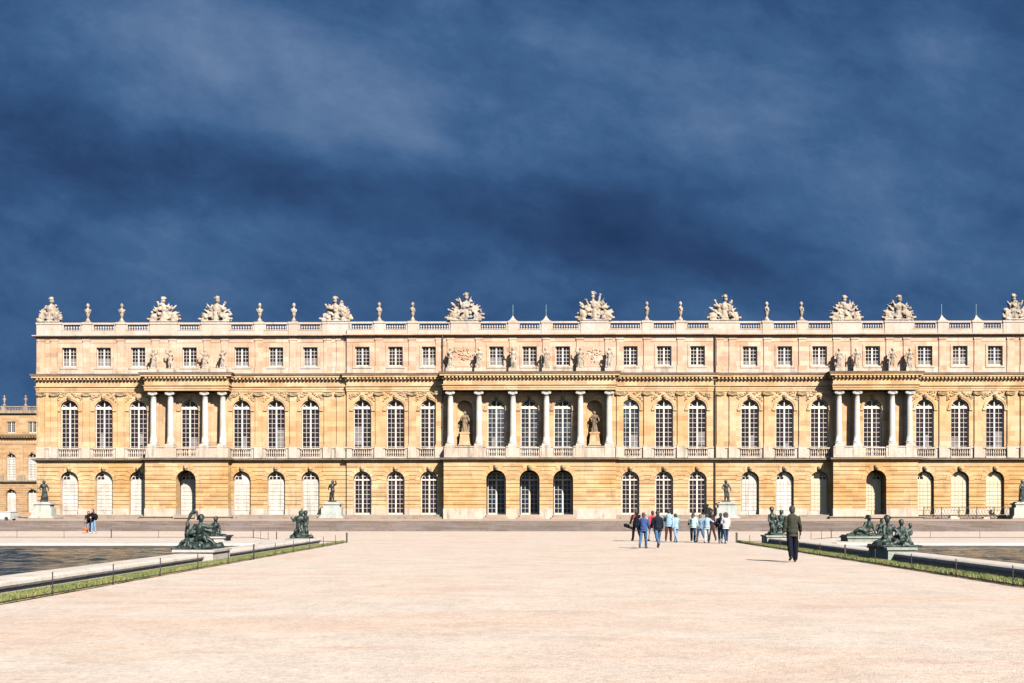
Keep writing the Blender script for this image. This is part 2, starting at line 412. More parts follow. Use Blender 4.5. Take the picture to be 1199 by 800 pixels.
def carving_cluster(seed, w, h, n, dep=.09, shape='spandrel'):
    rnd = random.Random(seed); mb = MB()
    from mathutils import Euler
    for i in range(n):
        if shape == 'spandrel':
            s = 1; u = rnd.random(); x = s*(.25+u*(w/2-.25)); z = h - rnd.random()*(.16+.75*u*h/1.0)
        else:
            x = rnd.gauss(0, w*.21); z = h/2+rnd.gauss(0, h*.2); x = max(-w/2, min(w/2, x)); z = max(.1, min(h-.08, z))
        mb.ell((x, 0, z), (rnd.uniform(.05,.15), rnd.uniform(.04,dep), rnd.uniform(.04,.09)), Euler((0, rnd.uniform(0,PI), 0)), seg=8, rings=5)
    return mb
def voussoirs(x, zs, r, yf, n=9, width=.5, proud=.035):
    mb = MB(); gap = .012
    for i in range(n):
        a0, a1 = PI*i/n+gap, PI*(i+1)/n-gap
        pts = []
        ro = r+width
        for q, a in ((r, a0), (ro, a0), (ro, a1), (r, a1)): pts.append((x+q*math.cos(a), zs+q*math.sin(a)))
        mid = (a0+a1)/2; pts.append((x+r*math.cos(mid), zs+r*math.sin(mid)))
        mb.prism(pts, yf-proud, yf+.05)
    return mb
def keystone_mesh():
    mb = MB(); mb.prism([(-.13,0),(.13,0),(.2,.5),(-.2,.5)], -.16, .05)
    mb.ell((0,-.2,.3),(.13,.1,.17)); mb.ell((0,-.3,.27),(.035,.05,.05), seg=8, rings=5)
    for s in (-1,1): mb.ell((s*.13,-.15,.3),(.07,.07,.16), seg=8, rings=5); mb.ell((s*.07,-.2,.45),(.08,.08,.06), seg=8, rings=5)
    mb.ell((0,-.19,.13),(.09,.07,.07), seg=8, rings=5)
    return mb
# shared meshes
Z = dict(base=.8, plinth=1.82, g_top=6.42, str_top=6.8, dado=7.95, ent=13.45, cor=15.17, att_top=18.75, par0=19.12, par1=19.62, par2=20.17, par3=20.37)
FW, FZ0, FZS = 1.76, 6.9, 11.72
GW, GZ0, GZS = 1.66, 1.23, 4.62
SH = {}
SH['ff'] = arched_frame(FW, FZ0, FZS, 10, True, 'radial', .24).mesh('window_frame','frame')
SH['fp'] = arched_pane(FW, FZ0, FZS).mesh('glass','glass')
SH['fpb'] = arched_pane(FW, FZ0, FZS).mesh('glass_blue','glassblue')
SH['af'] = rect_frame(1.42, 15.95, 17.87, 5).mesh('attic_frame','frame')
SH['ap'] = None
mb = MB(); mb.box(-.71,.71,.05,.08,15.95,17.87); SH['ap'] = mb.mesh('attic_glass','glass')
SH['gf'] = arched_frame(GW, GZ0, GZS, 7, True, 'grid', .12).mesh('ground_frame','frame')
SH['gp'] = arched_pane(GW, GZ0, GZS).mesh('ground_glass','glass')
SH['gpb'] = arched_pane(GW, GZ0, GZS).mesh('ground_glass_blue','glassdeep')
def door_leaf(kind, m, fan):
    """boarded pale door with thin grid, partly open fanlight"""
    mb = MB(); hw = GW/2; zs = GZS
    mb.box(-hw, hw, 0, .06, GZ0, zs+.1)
    for r in range(1, 9):
        z = GZ0+(zs-GZ0)*r/9
        for q in range(4): xa = -hw+.07+(2*hw-.14)*q/4; mb.box(xa+.013, xa+(2*hw-.14)/4-.013, -.035, 0, z+.02, z+.376*.93)
    mb.box(-.04,.04,-.055,-.03,GZ0,zs)
    n = 12
    for i in range(n):
        a0, a1 = PI*i/n, PI*(i+1)/n; ro, ri = hw, hw-.09
        mb.prism([(ri*math.cos(a0), zs+ri*math.sin(a0)), (ro*math.cos(a0), zs+ro*math.sin(a0)), (ro*math.cos(a1), zs+ro*math.sin(a1)), (ri*math.cos(a1), zs+ri*math.sin(a1))], 0, .06)
    mb.box(-.05,.05,-.01,.05,zs+.1,zs+hw-.04)
    for s in (-1,1):
        mb.box(s*hw*.48-.03, s*hw*.48+.03, .0, .05, zs+.1, zs+hw*.84)
    mb.box(-hw*.86, hw*.86, .004, .045, zs+hw*.48-.03, zs+hw*.48+.03)
    # solid boards behind parts of the fanlight
    for i in range(n):
        am = PI*(i+.5)/n
        if fan == 'half' and am < PI*.55 or fan == 'none' or (fan == 'left' and am > PI*.45):
            a0, a1 = PI*i/n, PI*(i+1)/n
            mb.prism([(0, zs+.05), (hw*math.cos(a0), zs+hw*math.sin(a0)+.0), (hw*math.cos(a1), zs+hw*math.sin(a1))], .012, .04)
    return mb.mesh('door_'+kind, m)
SH['dw_open'] = door_leaf('white_open','doorwhite','open'); SH['dw_half'] = door_leaf('white_half','doorwhite','half')
SH['dc_none'] = door_leaf('cream_none','doorcream','none'); SH['dc_left'] = door_leaf('cream_left','doorcream','left'); SH['dc_half'] = door_leaf('cream_half','doorcream','half')
SH['key'] = keystone_mesh().mesh('keystone','carved', True)
SH['span'] = [carving_cluster(50+i, 2.6, 1.15, 28).mesh('spandrel_carving','carved', True) for i in range(3)]
# pilaster with base, height local from 0
def pil_mesh(w, h, dep, m):
    mb = MB(); mb.box(-w/2, w/2, -dep, .05, .22, h); mb.box(-w/2-.06, w/2+.06, -dep-.07, .05, 0, .12); mb.box(-w/2-.03, w/2+.03, -dep-.035, .05, .12, .22)
    return mb.mesh('pilaster', m)
SH['pil'] = pil_mesh(.66, Z['ent']-.42-Z['dado'], .12, 'gold')
SH['pilcap'] = ionic_capital(.33, .42, True, .16).mesh('capital','carved')
SH['wpil'] = pil_mesh(.66, Z['ent']-.42-Z['dado'], .12, 'wing')
mb = MB(); mb.box(-.34,.34,-.09,.05,.75,3.35); mb.box(-.4,.4,-.13,.05,0,.75); mb.box(-.4,.4,-.13,.05,3.35,3.5)
SH['apil'] = mb.mesh('attic_pilaster','attic')
# column
mb = MB(); mb.box(-.42,.42,-.42,.42,0,.12)
H = Z['ent']-.42-8.07
mb.lathe([(.41,.12),(.42,.2),(.36,.26),(.39,.32),(.33,.38)]+[(.32-.055*(k/8)**1.6, .38+(H-.44)*k/8) for k in range(9)]+[(.3,H-.03),(.28,H)], 20)
SH['col'] = mb.mesh('column','column', False)
for pl in SH['col'].polygons: pl.use_smooth = len(pl.vertices) == 4 and abs(pl.normal.z) < .3 and pl.center.z > .13
SH['colcap'] = ionic_capital(.30, .42).mesh('column_capital','column')
def urn_mesh(m, s=1.0, wd=.8):
    """flaming stone urn on a flared foot"""
    mb = MB(); mb.box(-.34*s,.34*s,-.34*s,.34*s,0,.1*s)
    mb.lathe([(.3,.1),(.3,.2),(.14,.38),(.11,.5),(.17,.56),(.22,.75),(.27,1.0),(.31,1.2),(.30,1.3),(.2,1.36),(.13,1.42),(.1,1.5),(.16,1.56),(.2,1.68),(.17,1.82),(.08,1.9),(.01,1.96)] if s == 1 else
             [(r*s, z*s) for r, z in [(.3,.1),(.14,.38),(.17,.56),(.31,1.2),(.2,1.36),(.1,1.5),(.2,1.68),(.01,1.96)]], 12)
    rnd = random.Random(4)
    for k in range(7): a = k*2*PI/7; mb.ell((.14*s*math.cos(a), .14*s*math.sin(a), (1.68+.1*rnd.random())*s), (.07*s,.07*s,.13*s), seg=8, rings=5)
    for sx in (-1,1): mb.ell((sx*.33*s,0,1.22*s),(.09*s,.08*s,.13*s), seg=8, rings=5)
    for k in range(6): a = k*PI/3+.3; mb.ell((.27*s*math.cos(a), .27*s*math.sin(a), 1.05*s), (.09*s,.09*s,.08*s), seg=8, rings=5)
    mb.v = [(x*wd, y*wd, z) for x, y, z in mb.v]
    return mb.mesh('urn', m, True)
SH['urn'] = urn_mesh('statue')
mb = MB(); mb.prism([(-.4,0),(.4,0),(.32,.1),(-.32,.1)], -.35,.35); mb.lathe([(.42,.1),(.3,.22),(.16,.36),(.1,.52)], 4, mtx=Matrix.Rotation(PI/4,3,'Z')); SH['pyr'] = mb.mesh('pyramid_base','parapet')
mb = MB(); mb.tube([(0,0,.5),(0,0,1.65)], .018); mb.ell((0,0,1.05),(.035,.035,.035),seg=8,rings=5); SH['rod'] = mb.mesh('rod','copper')

# ------------------------------------------------------------------ the palace
palace = thing('palace', 'long golden stone palace front with three columned porticos and a balustraded roof', 'palace', (0,0,0))
BX = [0, 3.29, 9.96, 13.3, 16.6, 21.82, 25.25, 28.68, 33.9, 39.05, 42.5, 45.95]
bays = sorted(set([x for x in BX]+[-x for x in BX]))
XE, XB = 49.25, 18.15
P0, P1 = 29.72, 37.95          # side porticos
PC = 8.42                      # centre portico
YO, YP, YC = .25, -.95, -1.2   # outer wall, side portico front, centre portico front
def ywall(x): return YO if abs(x) > XB else 0
YB = .75
def deep(x): return abs(x) < 4 or abs(abs(x)-33.9) < .1
# --- ground storey
gops = [Op(x, .98 if deep(x) else .90, GZ0, 4.62, True) for x in bays]
segs_g = [(-XE,-P1,YO),(-P1,-P0,YP),(-P0,-XB,YO),(-XB,-PC,0),(-PC,PC,YC),(PC,XB,0),(XB,P0,YO),(P0,P1,YP),(P1,XE,YO)]
for i, (a, b, y) in enumerate(segs_g):
    mb = MB(); wall_sheet(mb, a, b, Z['plinth'], Z['g_top'], y, YB, gops, (Z['plinth']+.36, .415, .05)); obj('ground_wall', mb, 'ground', palace)
    mb = MB(); wall_sheet(mb, a-(.05 if y < -.5 else 0), b+(.05 if y < -.5 else 0), .3, Z['plinth'], y-.06, YB, gops); obj('plinth', mb, 'pale', palace)
pathfull = [(-XE-.0,YB),(-XE,YO),(-P1,YO),(-P1,YP),(-P0,YP),(-P0,YO),(-XB,YO),(-XB,0),(-PC,0),(-PC,YC),(PC,YC),(PC,0),(XB,0),(XB,YO),(P0,YO),(P0,YP),(P1,YP),(P1,YO),(XE,YO),(XE,YB)]
pathwall = [(-XE,YB),(-XE,YO),(-XB,YO),(-XB,0),(XB,0),(XB,YO),(XE,YO),(XE,YB)]
# foot step running between the projecting blocks
mb = MB()
for a, b in ((-XE,-P1-.05),(-P0+.05,-PC-.05),(PC+.05,P0-.05),(P1+.05,XE)):
    mb.box(a, b, -.98, YO-.062, .6, 1.0); mb.box(a, b, -.55, YO-.063, 1.0, 1.2)
obj('foot_step', mb, 'socle', palace)
for a, b in ((-P1-.45,-35.2),(-32.6,-P0+.45),(32.6-.0,P0-.45),(P1+.45,35.2)):
    a, b = min(a,b), max(a,b); mb = MB(); mb.box(a, b, YP-.42, YP-.062, .6, .98); mb.box(a-.08, b+.08, YP-.5, YP-.064, .98, 1.06); obj('foot_slab', mb, 'socle', palace)
mb = MB()
for x in (0, -3.29, 3.29):
    mb.box(x-1.2, x+1.2, YC-.95, YC-.064, .6, .98); mb.box(x-.97, x+.97, YC-.5, .3, .98, GZ0-.01)
for x in (-33.9, 33.9): mb.box(x-.97, x+.97, YP-.6, .3, .9, GZ0-.01)
obj('door_step', mb, 'terrace', palace)
sweep(pathfull, [(-.3,6.42),(.05,6.42),(.07,6.5),(.12,6.56),(.26,6.60),(.34,6.65),(.34,6.682),(-.3,6.70)], 'string_course', 'ground', palace)
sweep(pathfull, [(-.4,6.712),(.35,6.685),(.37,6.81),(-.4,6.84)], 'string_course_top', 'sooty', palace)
# --- doors and windows of the ground storey
def add_open(name, x, y, frame, pane, rz=0):
    w = link(name, SH[frame], palace, (x, y, 0)); link('glass', SH[pane], w, (0, .005, 0), rz); return w
rnd = random.Random(5)
for x in bays:
    if deep(x):
        y = YO+.1
        if abs(x) < 4: add_open('window', x, .28, 'gf', 'gpb', rnd.uniform(-.01,.01)).scale = (1.06,1,1)
        else:
            add_open('door', x, y, 'dw_open' if x < 0 else 'dc_left', 'gp').scale = (1.06,1,1)
    elif abs(x) < XB: add_open('window', x, .32, 'gf', 'gp', rnd.uniform(-.015,.015))
    elif x < 0: add_open('door', x, YO+.30, rnd.choice(['dw_open','dw_half']), 'gp')
    else: add_open('door', x, YO+.36, 'dw_half' if x < 26 else ('dc_left' if x < 30 else rnd.choice(['dc_none','dc_half','dc_left'])), 'gp')
    yf = {True: YC if abs(x) < 4 else YP, False: ywall(x)}[deep(x)]
    r = .98 if deep(x) else .90
    obj('arch_surround', voussoirs(x, 4.62, r+.0, yf, 9, .50), 'ground', palace)
    if not deep(x):   # plain recessed moulding inside the arch
        mb = MB(); mb.box(x-r+.0, x-GW/2-.005, yf+.14, yf+.28, GZ0, 4.62); mb.box(x+GW/2+.005, x+r, yf+.14, yf+.28, GZ0, 4.62)
        obj('jamb', mb, 'ground', palace)
    link('keystone', SH['key'], palace, (x, yf-.02, 4.62+r-.03))
# --- dado / first floor balconets
fops = [Op(x, .89, 6.8, FZS, True) for x in bays]
dops = [Op(x, .98, 6.0, 9.0, False) for x in bays]
def seg_dado(a, b, y, name='dado'):
    xs = a
    for o in [q for q in bays if a < q < b]+[None]:
        e = b if o is None else o-.98
        mb = MB(); mb.box(xs, e, y-.02, YB-.3, 6.83, Z['dado']-.16); mb.box(xs, e, y-.08, YB-.3, Z['dado']-.16, Z['dado']); obj(name, mb, 'pale', palace)
        xs = None if o is None else o+.98
for a, b, y in ((-XE,-P1,YO-.1),(-P0,-XB,YO-.1),(-XB,-PC,-.1),(PC,XB,-.1),(XB,P0,YO-.1),(P1,XE,YO-.1)): seg_dado(a, b, y)
nb = bays
for x in bays:                                       # balconets
    yb = ywall(x)-.12
    if abs(x) < 4: yb = YC+.22
    if abs(abs(x)-33.9) < .1: yb = YP+.22
    mb = MB(); hw = .98
    mb.box(x-hw, x+hw, yb-.1, yb+.1, 6.82, 6.98); mb.box(x-hw, x+hw, yb-.11, yb+.11, 7.72, 7.86); balusters(mb, x-hw, x+hw, yb, 6.98, 7.72, .22)
    obj('balcony', mb, 'pale', palace)
# portico pedestals, columns, entablature
cols_c = [-7.81,-4.99,-1.645,1.645,4.99,7.81]; cols_s = [30.37,32.13,35.57,37.27]
def portico(colx, yf, a, b, wins):
    mb = MB(); mb.box(a+.02, b-.02, yf+.05, .6, 6.72, 6.86); obj('portico_floor', mb, 'pale', palace)
    edges = []
    cuts = sorted([w for w in wins])
    xs = a+.03
    for w in cuts: edges.append((xs, w-.985)); xs = w+.985
    edges.append((xs, b-.03))
    for e0, e1 in edges:
        mb = MB(); mb.box(e0, e1, yf+.06, yf+.98, 6.83, 7.85); mb.box(e0-.0, e1+.0, yf, yf+1.0, 7.85, 7.95); mb.box(e0, e1, yf+.02, yf+.1, 6.84, 7.0)
        obj('portico_pedestal', mb, 'pale', palace)
    for x in colx:
        yc = yf+.47
        mb = MB(); mb.box(x-.46, x+.46, yf+.015, yf+.93, 7.0, 8.07); obj('column_base', mb, 'pale', palace)
        c = link('column', SH['col'], palace, (x, yc, 8.07)); link('capital', SH['colcap'], c, (0,0,H))
    mb = MB(); mb.box(a+.15, b-.15, yf+.12, .3, Z['ent'], 14.9); obj('portico_beam', mb, 'gold', palace)
portico(cols_c, YC, -PC, PC, [-3.29,0,3.29])
portico(cols_s, YP, P0, P1, [33.9]); portico([-c for c in cols_s][::-1], YP, -P1, -P0, [-33.9])
# first floor walls
nops = [Op(x, .80, 8.05, 11.75, True) for x in (-6.43, 6.43)]
for a, b, y in ((-XE,-XB,YO),(-XB,XB,0),(XB,XE,YO)):
    mb = MB(); wall_sheet(mb, a, b, 6.83, Z['ent'], y, YB+.3, fops+nops); obj('first_floor_wall', mb, 'gold', palace)
for x in (-6.43, 6.43):                              # half-round niches
    mb = MB(); n = 10; r = .8
    ring = [(x-r*math.cos(PI*k/n), .06+r*.95*math.sin(PI*k/n)) for k in range(n+1)]
    vs = [(px, py, z) for z in (8.05, 11.75) for px, py in ring]
    mb.add(vs, [(k, k+1, n+1+k+1, n+1+k) for k in range(n)])
    m_ = 6; vs = []; 
    for j in range(m_+1):
        e = PI/2*j/m_
        for k in range(n+1):
            a_ = PI*k/n; vs.append((x-r*math.cos(a_)*math.cos(e), .06+r*.95*math.sin(a_)*math.cos(e), 11.75+r*math.sin(e)))
    mb.add(vs, [(j*(n+1)+k, j*(n+1)+k+1, (j+1)*(n+1)+k+1, (j+1)*(n+1)+k) for j in range(m_) for k in range(n)])
    mb.box(x-.8, x+.8, .05, .86, 7.95, 8.05)
    obj('niche', mb, 'gold', palace)
    mb = MB()
    for s in (-1,1): mb.box(x+s*1.0-.16, x+s*1.0+.16, -.06, .02, 8.0, 12.75)
    mb.box(x-1.16, x+1.16, -.09, .02, 12.75, 12.95); obj('niche_frame', mb, 'gold', palace)
    mb = MB(); mb.prism([(-.55,0),(.55,0),(.42,1.15),(-.42,1.15)], -.3, .5); mb.box(-.5,.5,-.36,.56,1.15,1.3); mb.box(-.62,.62,-.36,.56,-.0,.12)
    obj('niche_pedestal', mb, 'gold', palace, (x, -.02, 8.06))
for i, x in enumerate(bays):
    y = ywall(x)
    blue = abs(x) < 4 or abs(x-9.96) < .1
    w_ = add_open('window', x, y+.2, 'ff', 'fpb' if blue else 'fp', rnd.uniform(-.012,.012))
    if rnd.random() < .45:                           # pale grey strip over part of one leaf
        hx = rnd.choice((-1,1)); z0_ = rnd.uniform(7.2,8.2); mb = MB(); xa, xb = sorted((hx*.08, hx*rnd.choice((.42,.8)))); mb.box(xa, xb, .034, .046, z0_, z0_+rnd.uniform(.9,2.0)); obj('pale_strip', mb, 'pale_strip', w_)
    # archivolt
    mb = MB(); n = 14
    for q0, q1, pr in ((.90,1.04,.05),(1.04,1.16,.085)):
        for k in range(n):
            a0, a1 = PI*k/n, PI*(k+1)/n
            mb.prism([(x+q0*math.cos(a0), FZS+q0*math.sin(a0)), (x+q1*math.cos(a0), FZS+q1*math.sin(a0)), (x+q1*math.cos(a1), FZS+q1*math.sin(a1)), (x+q0*math.cos(a1), FZS+q0*math.sin(a1))], y-pr, y+.02)
    for s in (-1,1): mb.box(min(x+s*.9,x+s*1.25), max(x+s*.9,x+s*1.25), y-.10, y+.02, FZS-.2, FZS-.002)
    obj('archivolt', mb, 'gold', palace)
    link('keystone', SH['key'], palace, (x, y-.03, FZS+.86))
    if not deep(x):
        for q in (-1, 1): link('spandrel_carving', SH['span'][(i+(q > 0))%3], palace, (x, y-.01, 12.25)).scale = (q, 1, 1)
# pilasters
pils = []
for s in (-1, 1):
    pils += [s*v for v in (8.95, 11.63, 14.95, 18.85, 20.1, 23.53, 26.97, 40.77, 44.22, 47.45, 48.75)]
for x in pils:
    y = ywall(x); p_ = link('pilaster', SH['pil'], palace, (x, y, Z['dado'])); link('capital', SH['pilcap'], p_, (0, -.02, Z['ent']-.42-Z['dado']))
    mb = MB(); mb.box(-.42,.42,-.2,.0,0,1.1); 
    o_ = obj('pilaster_pedestal', mb, 'pale', palace, (x, y-.1, 6.84))
for x in cols_c: link('pilaster', SH['pil'], palace, (x, 0, Z['dado']))
for s in (-1,1):
    for x in cols_s: link('pilaster', SH['pil'], palace, (s*x, YO, Z['dado']))
# main entablature
sweep(pathfull, [(-.3,13.45),(.05,13.45),(.05,13.66),(.09,13.67),(.09,13.86),(.18,13.93),(.18,13.99),(.04,14.02),(.04,14.5),(.12,14.53),(.14,14.6),(.14,14.80),(.38,14.83),(.38,14.97),(.42,15.0),(.48,15.08),(.48,15.10),(-.3,15.14)], 'entablature', 'gold', palace)
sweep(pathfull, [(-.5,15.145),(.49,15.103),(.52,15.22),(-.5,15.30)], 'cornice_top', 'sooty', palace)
struct(modillions(pathfull, 14.83, .2, .19, .20, .14, .37, 'modillion', 'gold', palace), 'stuff')
# attic
aops = [Op(x, .72, 15.95, 17.87, False) for x in bays]
for a, b, y in ((-XE,-XB,YO),(-XB,XB,0),(XB,XE,YO)):
    mb = MB(); wall_sheet(mb, a, b, 15.2, Z['att_top'], y, YB+.3, aops); obj('attic_wall', mb, 'attic', palace)
    mb = MB(); mb.box(a, b, y-.07, y+.01, 15.2, 15.85); obj('attic_base', mb, 'pale', palace)
    mb = MB(); mb.box(a, b, y-.03, y+.01, 18.35, 18.42); obj('attic_moulding', mb, 'attic', palace)
for i, x in enumerate(bays):
    y = ywall(x)
    w_ = add_open('window', x, y+.16, 'af', 'ap', rnd.uniform(-.02,.02))
    if rnd.random() < .7: mb = MB(); mb.box(-.62, .62, .034, .046, 16.0, 16.42+rnd.choice((0,0,.35))); obj('pale_strip', mb, 'pale_strip', w_)  # pale strip painted as the reflection in the bottom panes
    mb = MB()
    for s in (-1,1): xa, xb = sorted((x+s*.725, x+s*.95)); mb.box(xa, xb, y-.055, y+.01, 15.75, 18.06)
    mb.box(x-.725, x+.725, y-.054, y+.01, 17.88, 18.06); obj('window_surround', mb, 'attic', palace)
    mb = MB(); mb.box(x-.95, x+.95, y-.12, y+.01, 15.74, 15.93); mb.box(x-.715, x+.715, y-.06, y+.12, 15.90, 15.945); obj('sill', mb, 'pale', palace)
for x in pils+[s*v for s in (-1,1) for v in (1.645,4.99,7.81,30.37,32.13,35.57,37.27)]:
    link('attic_pilaster', SH['apil'], palace, (x, ywall(x), 15.2))
for x in (-6.43, 6.43):
    mb = carving_cluster(int(x*10)+500, 2.2, 1.7, 44, .075, 'panel'); o_ = obj('relief_panel', mb, 'attic', palace, (x, -.02, 16.25), smooth=True)
    mb = MB(); mb.box(x-1.05,x+1.05,-.1,.01,15.85,16.05); obj('relief_ledge', mb, 'attic', palace)
sweep(pathwall, [(-.3,18.75),(.03,18.75),(.06,18.85),(.2,18.9),(.32,19.0),(.34,19.07),(.34,19.1),(-.3,19.13)], 'attic_cornice', 'attic', palace)
# parapet
def yp(x): return ywall(x)-.0
piers = []
for s in (-1,1): piers += [(s*v, 1.38) for v in (6.42, 19.25, 31.3, 36.45)] + [(s*v, .47) for v in (1.645, 11.6, 14.93, 23.5, 26.92, 40.75, 44.15)]
piers += [(-47.95, 1.25), (47.95, 1.25)]
piers.sort()
for a, b in ((-XE,-XB),(-XB,XB),(XB,XE)):
    y = ywall((a+b)/2); mb = MB(); mb.box(a+.02, b-.02, y-.1, y+.42, 19.1, Z['par1']-.06); mb.box(a+.02, b-.02, y-.13, y+.45, Z['par1']-.06, Z['par1']); obj('parapet_base', mb, 'parapet', palace)
for x, hw in piers:
    y = ywall(x); mb = MB(); mb.box(x-hw, x+hw, y-.15, y+.48, 19.12, Z['par2']+.02); mb.box(x-hw-.05, x+hw+.05, y-.2, y+.52, Z['par2']+.02, Z['par3']+.02); obj('parapet_pier', mb, 'parapet', palace)
for (x0, h0), (x1, h1) in zip(piers, piers[1:]):
    a, b = x0+h0, x1-h1; y = ywall((a+b)/2)
    mb = MB(); mb.box(a+.05, b-.05, y-.1, y+.32, Z['par2'], Z['par3']-.01); mb.box(a, a+.2, y-.06, y+.28, Z['par1'], Z['par2']); mb.box(b-.2, b, y-.06, y+.28, Z['par1'], Z['par2'])
    balusters(mb, a+.22, b-.22, y+.11, Z['par1'], Z['par2'], .255)
    obj('roof_balustrade', mb, 'parapet', palace)
# body, roof, pipes
mb = MB(); mb.box(-XE+.002, XE-.002, YB+.25, 30, .3, 19.0); obj('rear_body', mb, 'attic', palace)
mb = MB(); mb.box(-XE+.1, XE-.1, .5, 29.9, 19.0, 19.13); obj('roof', mb, 'lead', palace)
for x, z0, z1, y in ((18.34,6.85,19.05,YO-.17),(18.34,1.2,6.4,YO-.17),(-8.62,6.9,19.1,-.2)):
    mb = MB(); mb.tube([(x,y,z0),(x,y,z1)], .07, 8)
    for k in range(int((z1-z0)/2)): mb.tube([(x,y,z0+1+2*k),(x,y,z0+1.12+2*k)], .1, 8)
    obj('drainpipe', mb, 'iron', palace)
# ------------------------------------------------------------------ far wing
wing = thing('palace_wing', 'distant orange stone palace wing set far back behind the left corner', 'palace wing', (0,89,0))
wb = [-108.95+3.86*i for i in range(11)]
W0, W1 = -111.05, -68.3
wg = [Op(x, .95, GZ0, 4.4, True) for x in wb]; wf = [Op(x, .89, 7.0, 10.9, True) for x in wb]; wa = [Op(x, .8, 15.6, 17.6, False) for x in wb]
mb = MB(); wall_sheet(mb, W0, W1, .3, 6.42, 0, .9, wg, (1.4,.415,.05)); obj('ground_wall', mb, 'wing', wing)
mb = MB(); wall_sheet(mb, W0, W1, 6.83, 13.45, 0, .9, wf); wall_sheet(mb, W0, W1, 15.2, 18.75, 0, .9, wa); obj('upper_wall', mb, 'wing', wing)
wp = [(W0,.5),(W0,0),(W1,0),(W1,.5)]
sweep(wp, [(-.3,6.42),(.1,6.42),(.35,6.7),(.35,6.8),(-.3,6.84)], 'string_course', 'sooty', wing)
sweep(wp, [(-.3,13.45),(.05,13.45),(.1,13.9),(.04,14.02),(.04,14.5),(.2,14.6),(.6,14.83),(.75,15.12),(-.3,15.2)], 'entablature', 'wing', wing)
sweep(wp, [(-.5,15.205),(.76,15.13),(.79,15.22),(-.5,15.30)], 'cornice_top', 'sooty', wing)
struct(modillions(wp, 14.83, .2, .2, .36, .2, .5, 'modillion', 'wing', wing), 'stuff')
sweep(wp, [(-.3,18.75),(.06,18.8),(.34,19.05),(-.3,19.13)], 'attic_cornice', 'wing', wing)
wwin = arched_frame(FW, 7.0, 10.9, 7, True, 'radial', .2).mesh('wing_window','doorwhite'); wpane = arched_pane(FW, 7.0, 10.9).mesh('wing_glass','glass')
wsh = MB()
for q in range(4):
    for r in range(8): wsh.box(-.79+q*.395+.025, -.79+(q+1)*.395-.025, .015, .03, 7.15+r*.46+.03, 7.15+(r+1)*.46-.03)
wsh = wsh.mesh('wing_shutter','doorwhite')
for x in wb:
    w = link('window', wwin, wing, (x,.2,0)); link('glass', wpane, w); link('shutter', wsh, w, (0,.0,0))
    w = link('door', SH['dw_open'], wing, (x,.35,0)); link('glass', SH['gp'], w)
    w = link('window', SH['af'], wing, (x,.16,-.33)); link('glass', SH['ap'], w)
    mb = MB(); mb.box(x-.95,x+.95,-.12,.01,6.85,7.05); obj('sill', mb, 'wingpale', wing)
    link('keystone', SH['key'], wing, (x,-.02,5.3)); link('keystone', SH['key'], wing, (x,-.02,11.8))
    if x > W0+3: link('pilaster', SH['wpil'], wing, (x-1.93, 0, Z['dado'])); 
    mb = MB(); mb.box(x-2.6,x-1.3,-.25,.01,6.85,Z['dado']); obj('pilaster_pedestal', mb, 'wingpale', wing)
mb = MB(); mb.box(W0, W1, -.1, .42, 19.12, Z['par1']); mb.box(W0, W1, -.1, .32, Z['par2'], Z['par3'])
for x in wb: mb.box(x-1.72, x-.88, -.15, .48, 19.13, 20.42)
balusters(mb, W0, W1, .11, Z['par1'], Z['par2'], .28, 6); obj('roof_balustrade', mb, 'wingpale', wing)
mb = MB(); mb.box(W0+.01, W1-.01, .5, 30, .3, 19.12); obj('rear_body', mb, 'wing', wing)
# ------------------------------------------------------------------ people
def V(*a): return Vector(a)
def human(H=1.75, legL=(18,8), legR=(-16,22), armL=(-15,8,20), armR=(18,8,25), lean=2, fem=False, turn=0, k=1.0):
    """joint positions of a figure facing +y, feet on z=0"""
    s = H/1.75; J = {}
    hip = V(0,0,.92); ln = R(lean)
    up = V(0, math.sin(ln), math.cos(ln))
    sw = .165 if fem else .19
    J['pel'] = hip; J['waist'] = hip+up*.16; J['chest'] = hip+up*.38; J['neck'] = hip+up*.55; J['nk2'] = hip+up*.62+V(0,.01,0); J['head'] = hip+up*.715+V(0,.02,0)
    for nm, sx, (a, kn) in (('L',-1,legL),('R',1,legR)):
        h = hip+V(sx*.09,0,-.02); a = R(a); b = a-R(kn)
        kn_ = h+V(sx*.01, math.sin(a)*.43, -math.cos(a)*.43); an = kn_+V(0, math.sin(b)*.42, -math.cos(b)*.42)
        J['hip'+nm] = h; J['knee'+nm] = kn_; J['ank'+nm] = an; J['toe'+nm] = an+V(sx*.02, math.cos(b*.6)*.17, -.045+ (math.sin(b)*.12 if b > 0 else math.sin(b)*.10))
    for nm, sx, (a, ab, el) in (('L',-1,armL),('R',1,armR)):
        sh = hip+up*.51+V(sx*sw,0,0); a = R(a); ab = R(ab); e = a+R(el)
        eb = sh+V(sx*math.sin(ab)*.28, math.sin(a)*.28*math.cos(ab), -math.cos(a)*math.cos(ab)*.28)
        ab2 = ab*.8
        wr = eb+V(sx*math.sin(ab2)*.25, math.sin(e)*.25*math.cos(ab2), -math.cos(e)*math.cos(ab2)*.25)
        J['sh'+nm] = sh; J['el'+nm] = eb; J['wr'+nm] = wr; J['hd'+nm] = wr+(wr-eb).normalized()*.09
    for key in J: J[key] = J[key]*s
    low = min(J['ankL'].z, J['ankR'].z, J['toeL'].z+.05*s, J['toeR'].z+.05*s)-.085*s
    for key in J: J[key] = J[key]-V(0,0,low)
    J['s'] = s; J['fem'] = fem
    return J
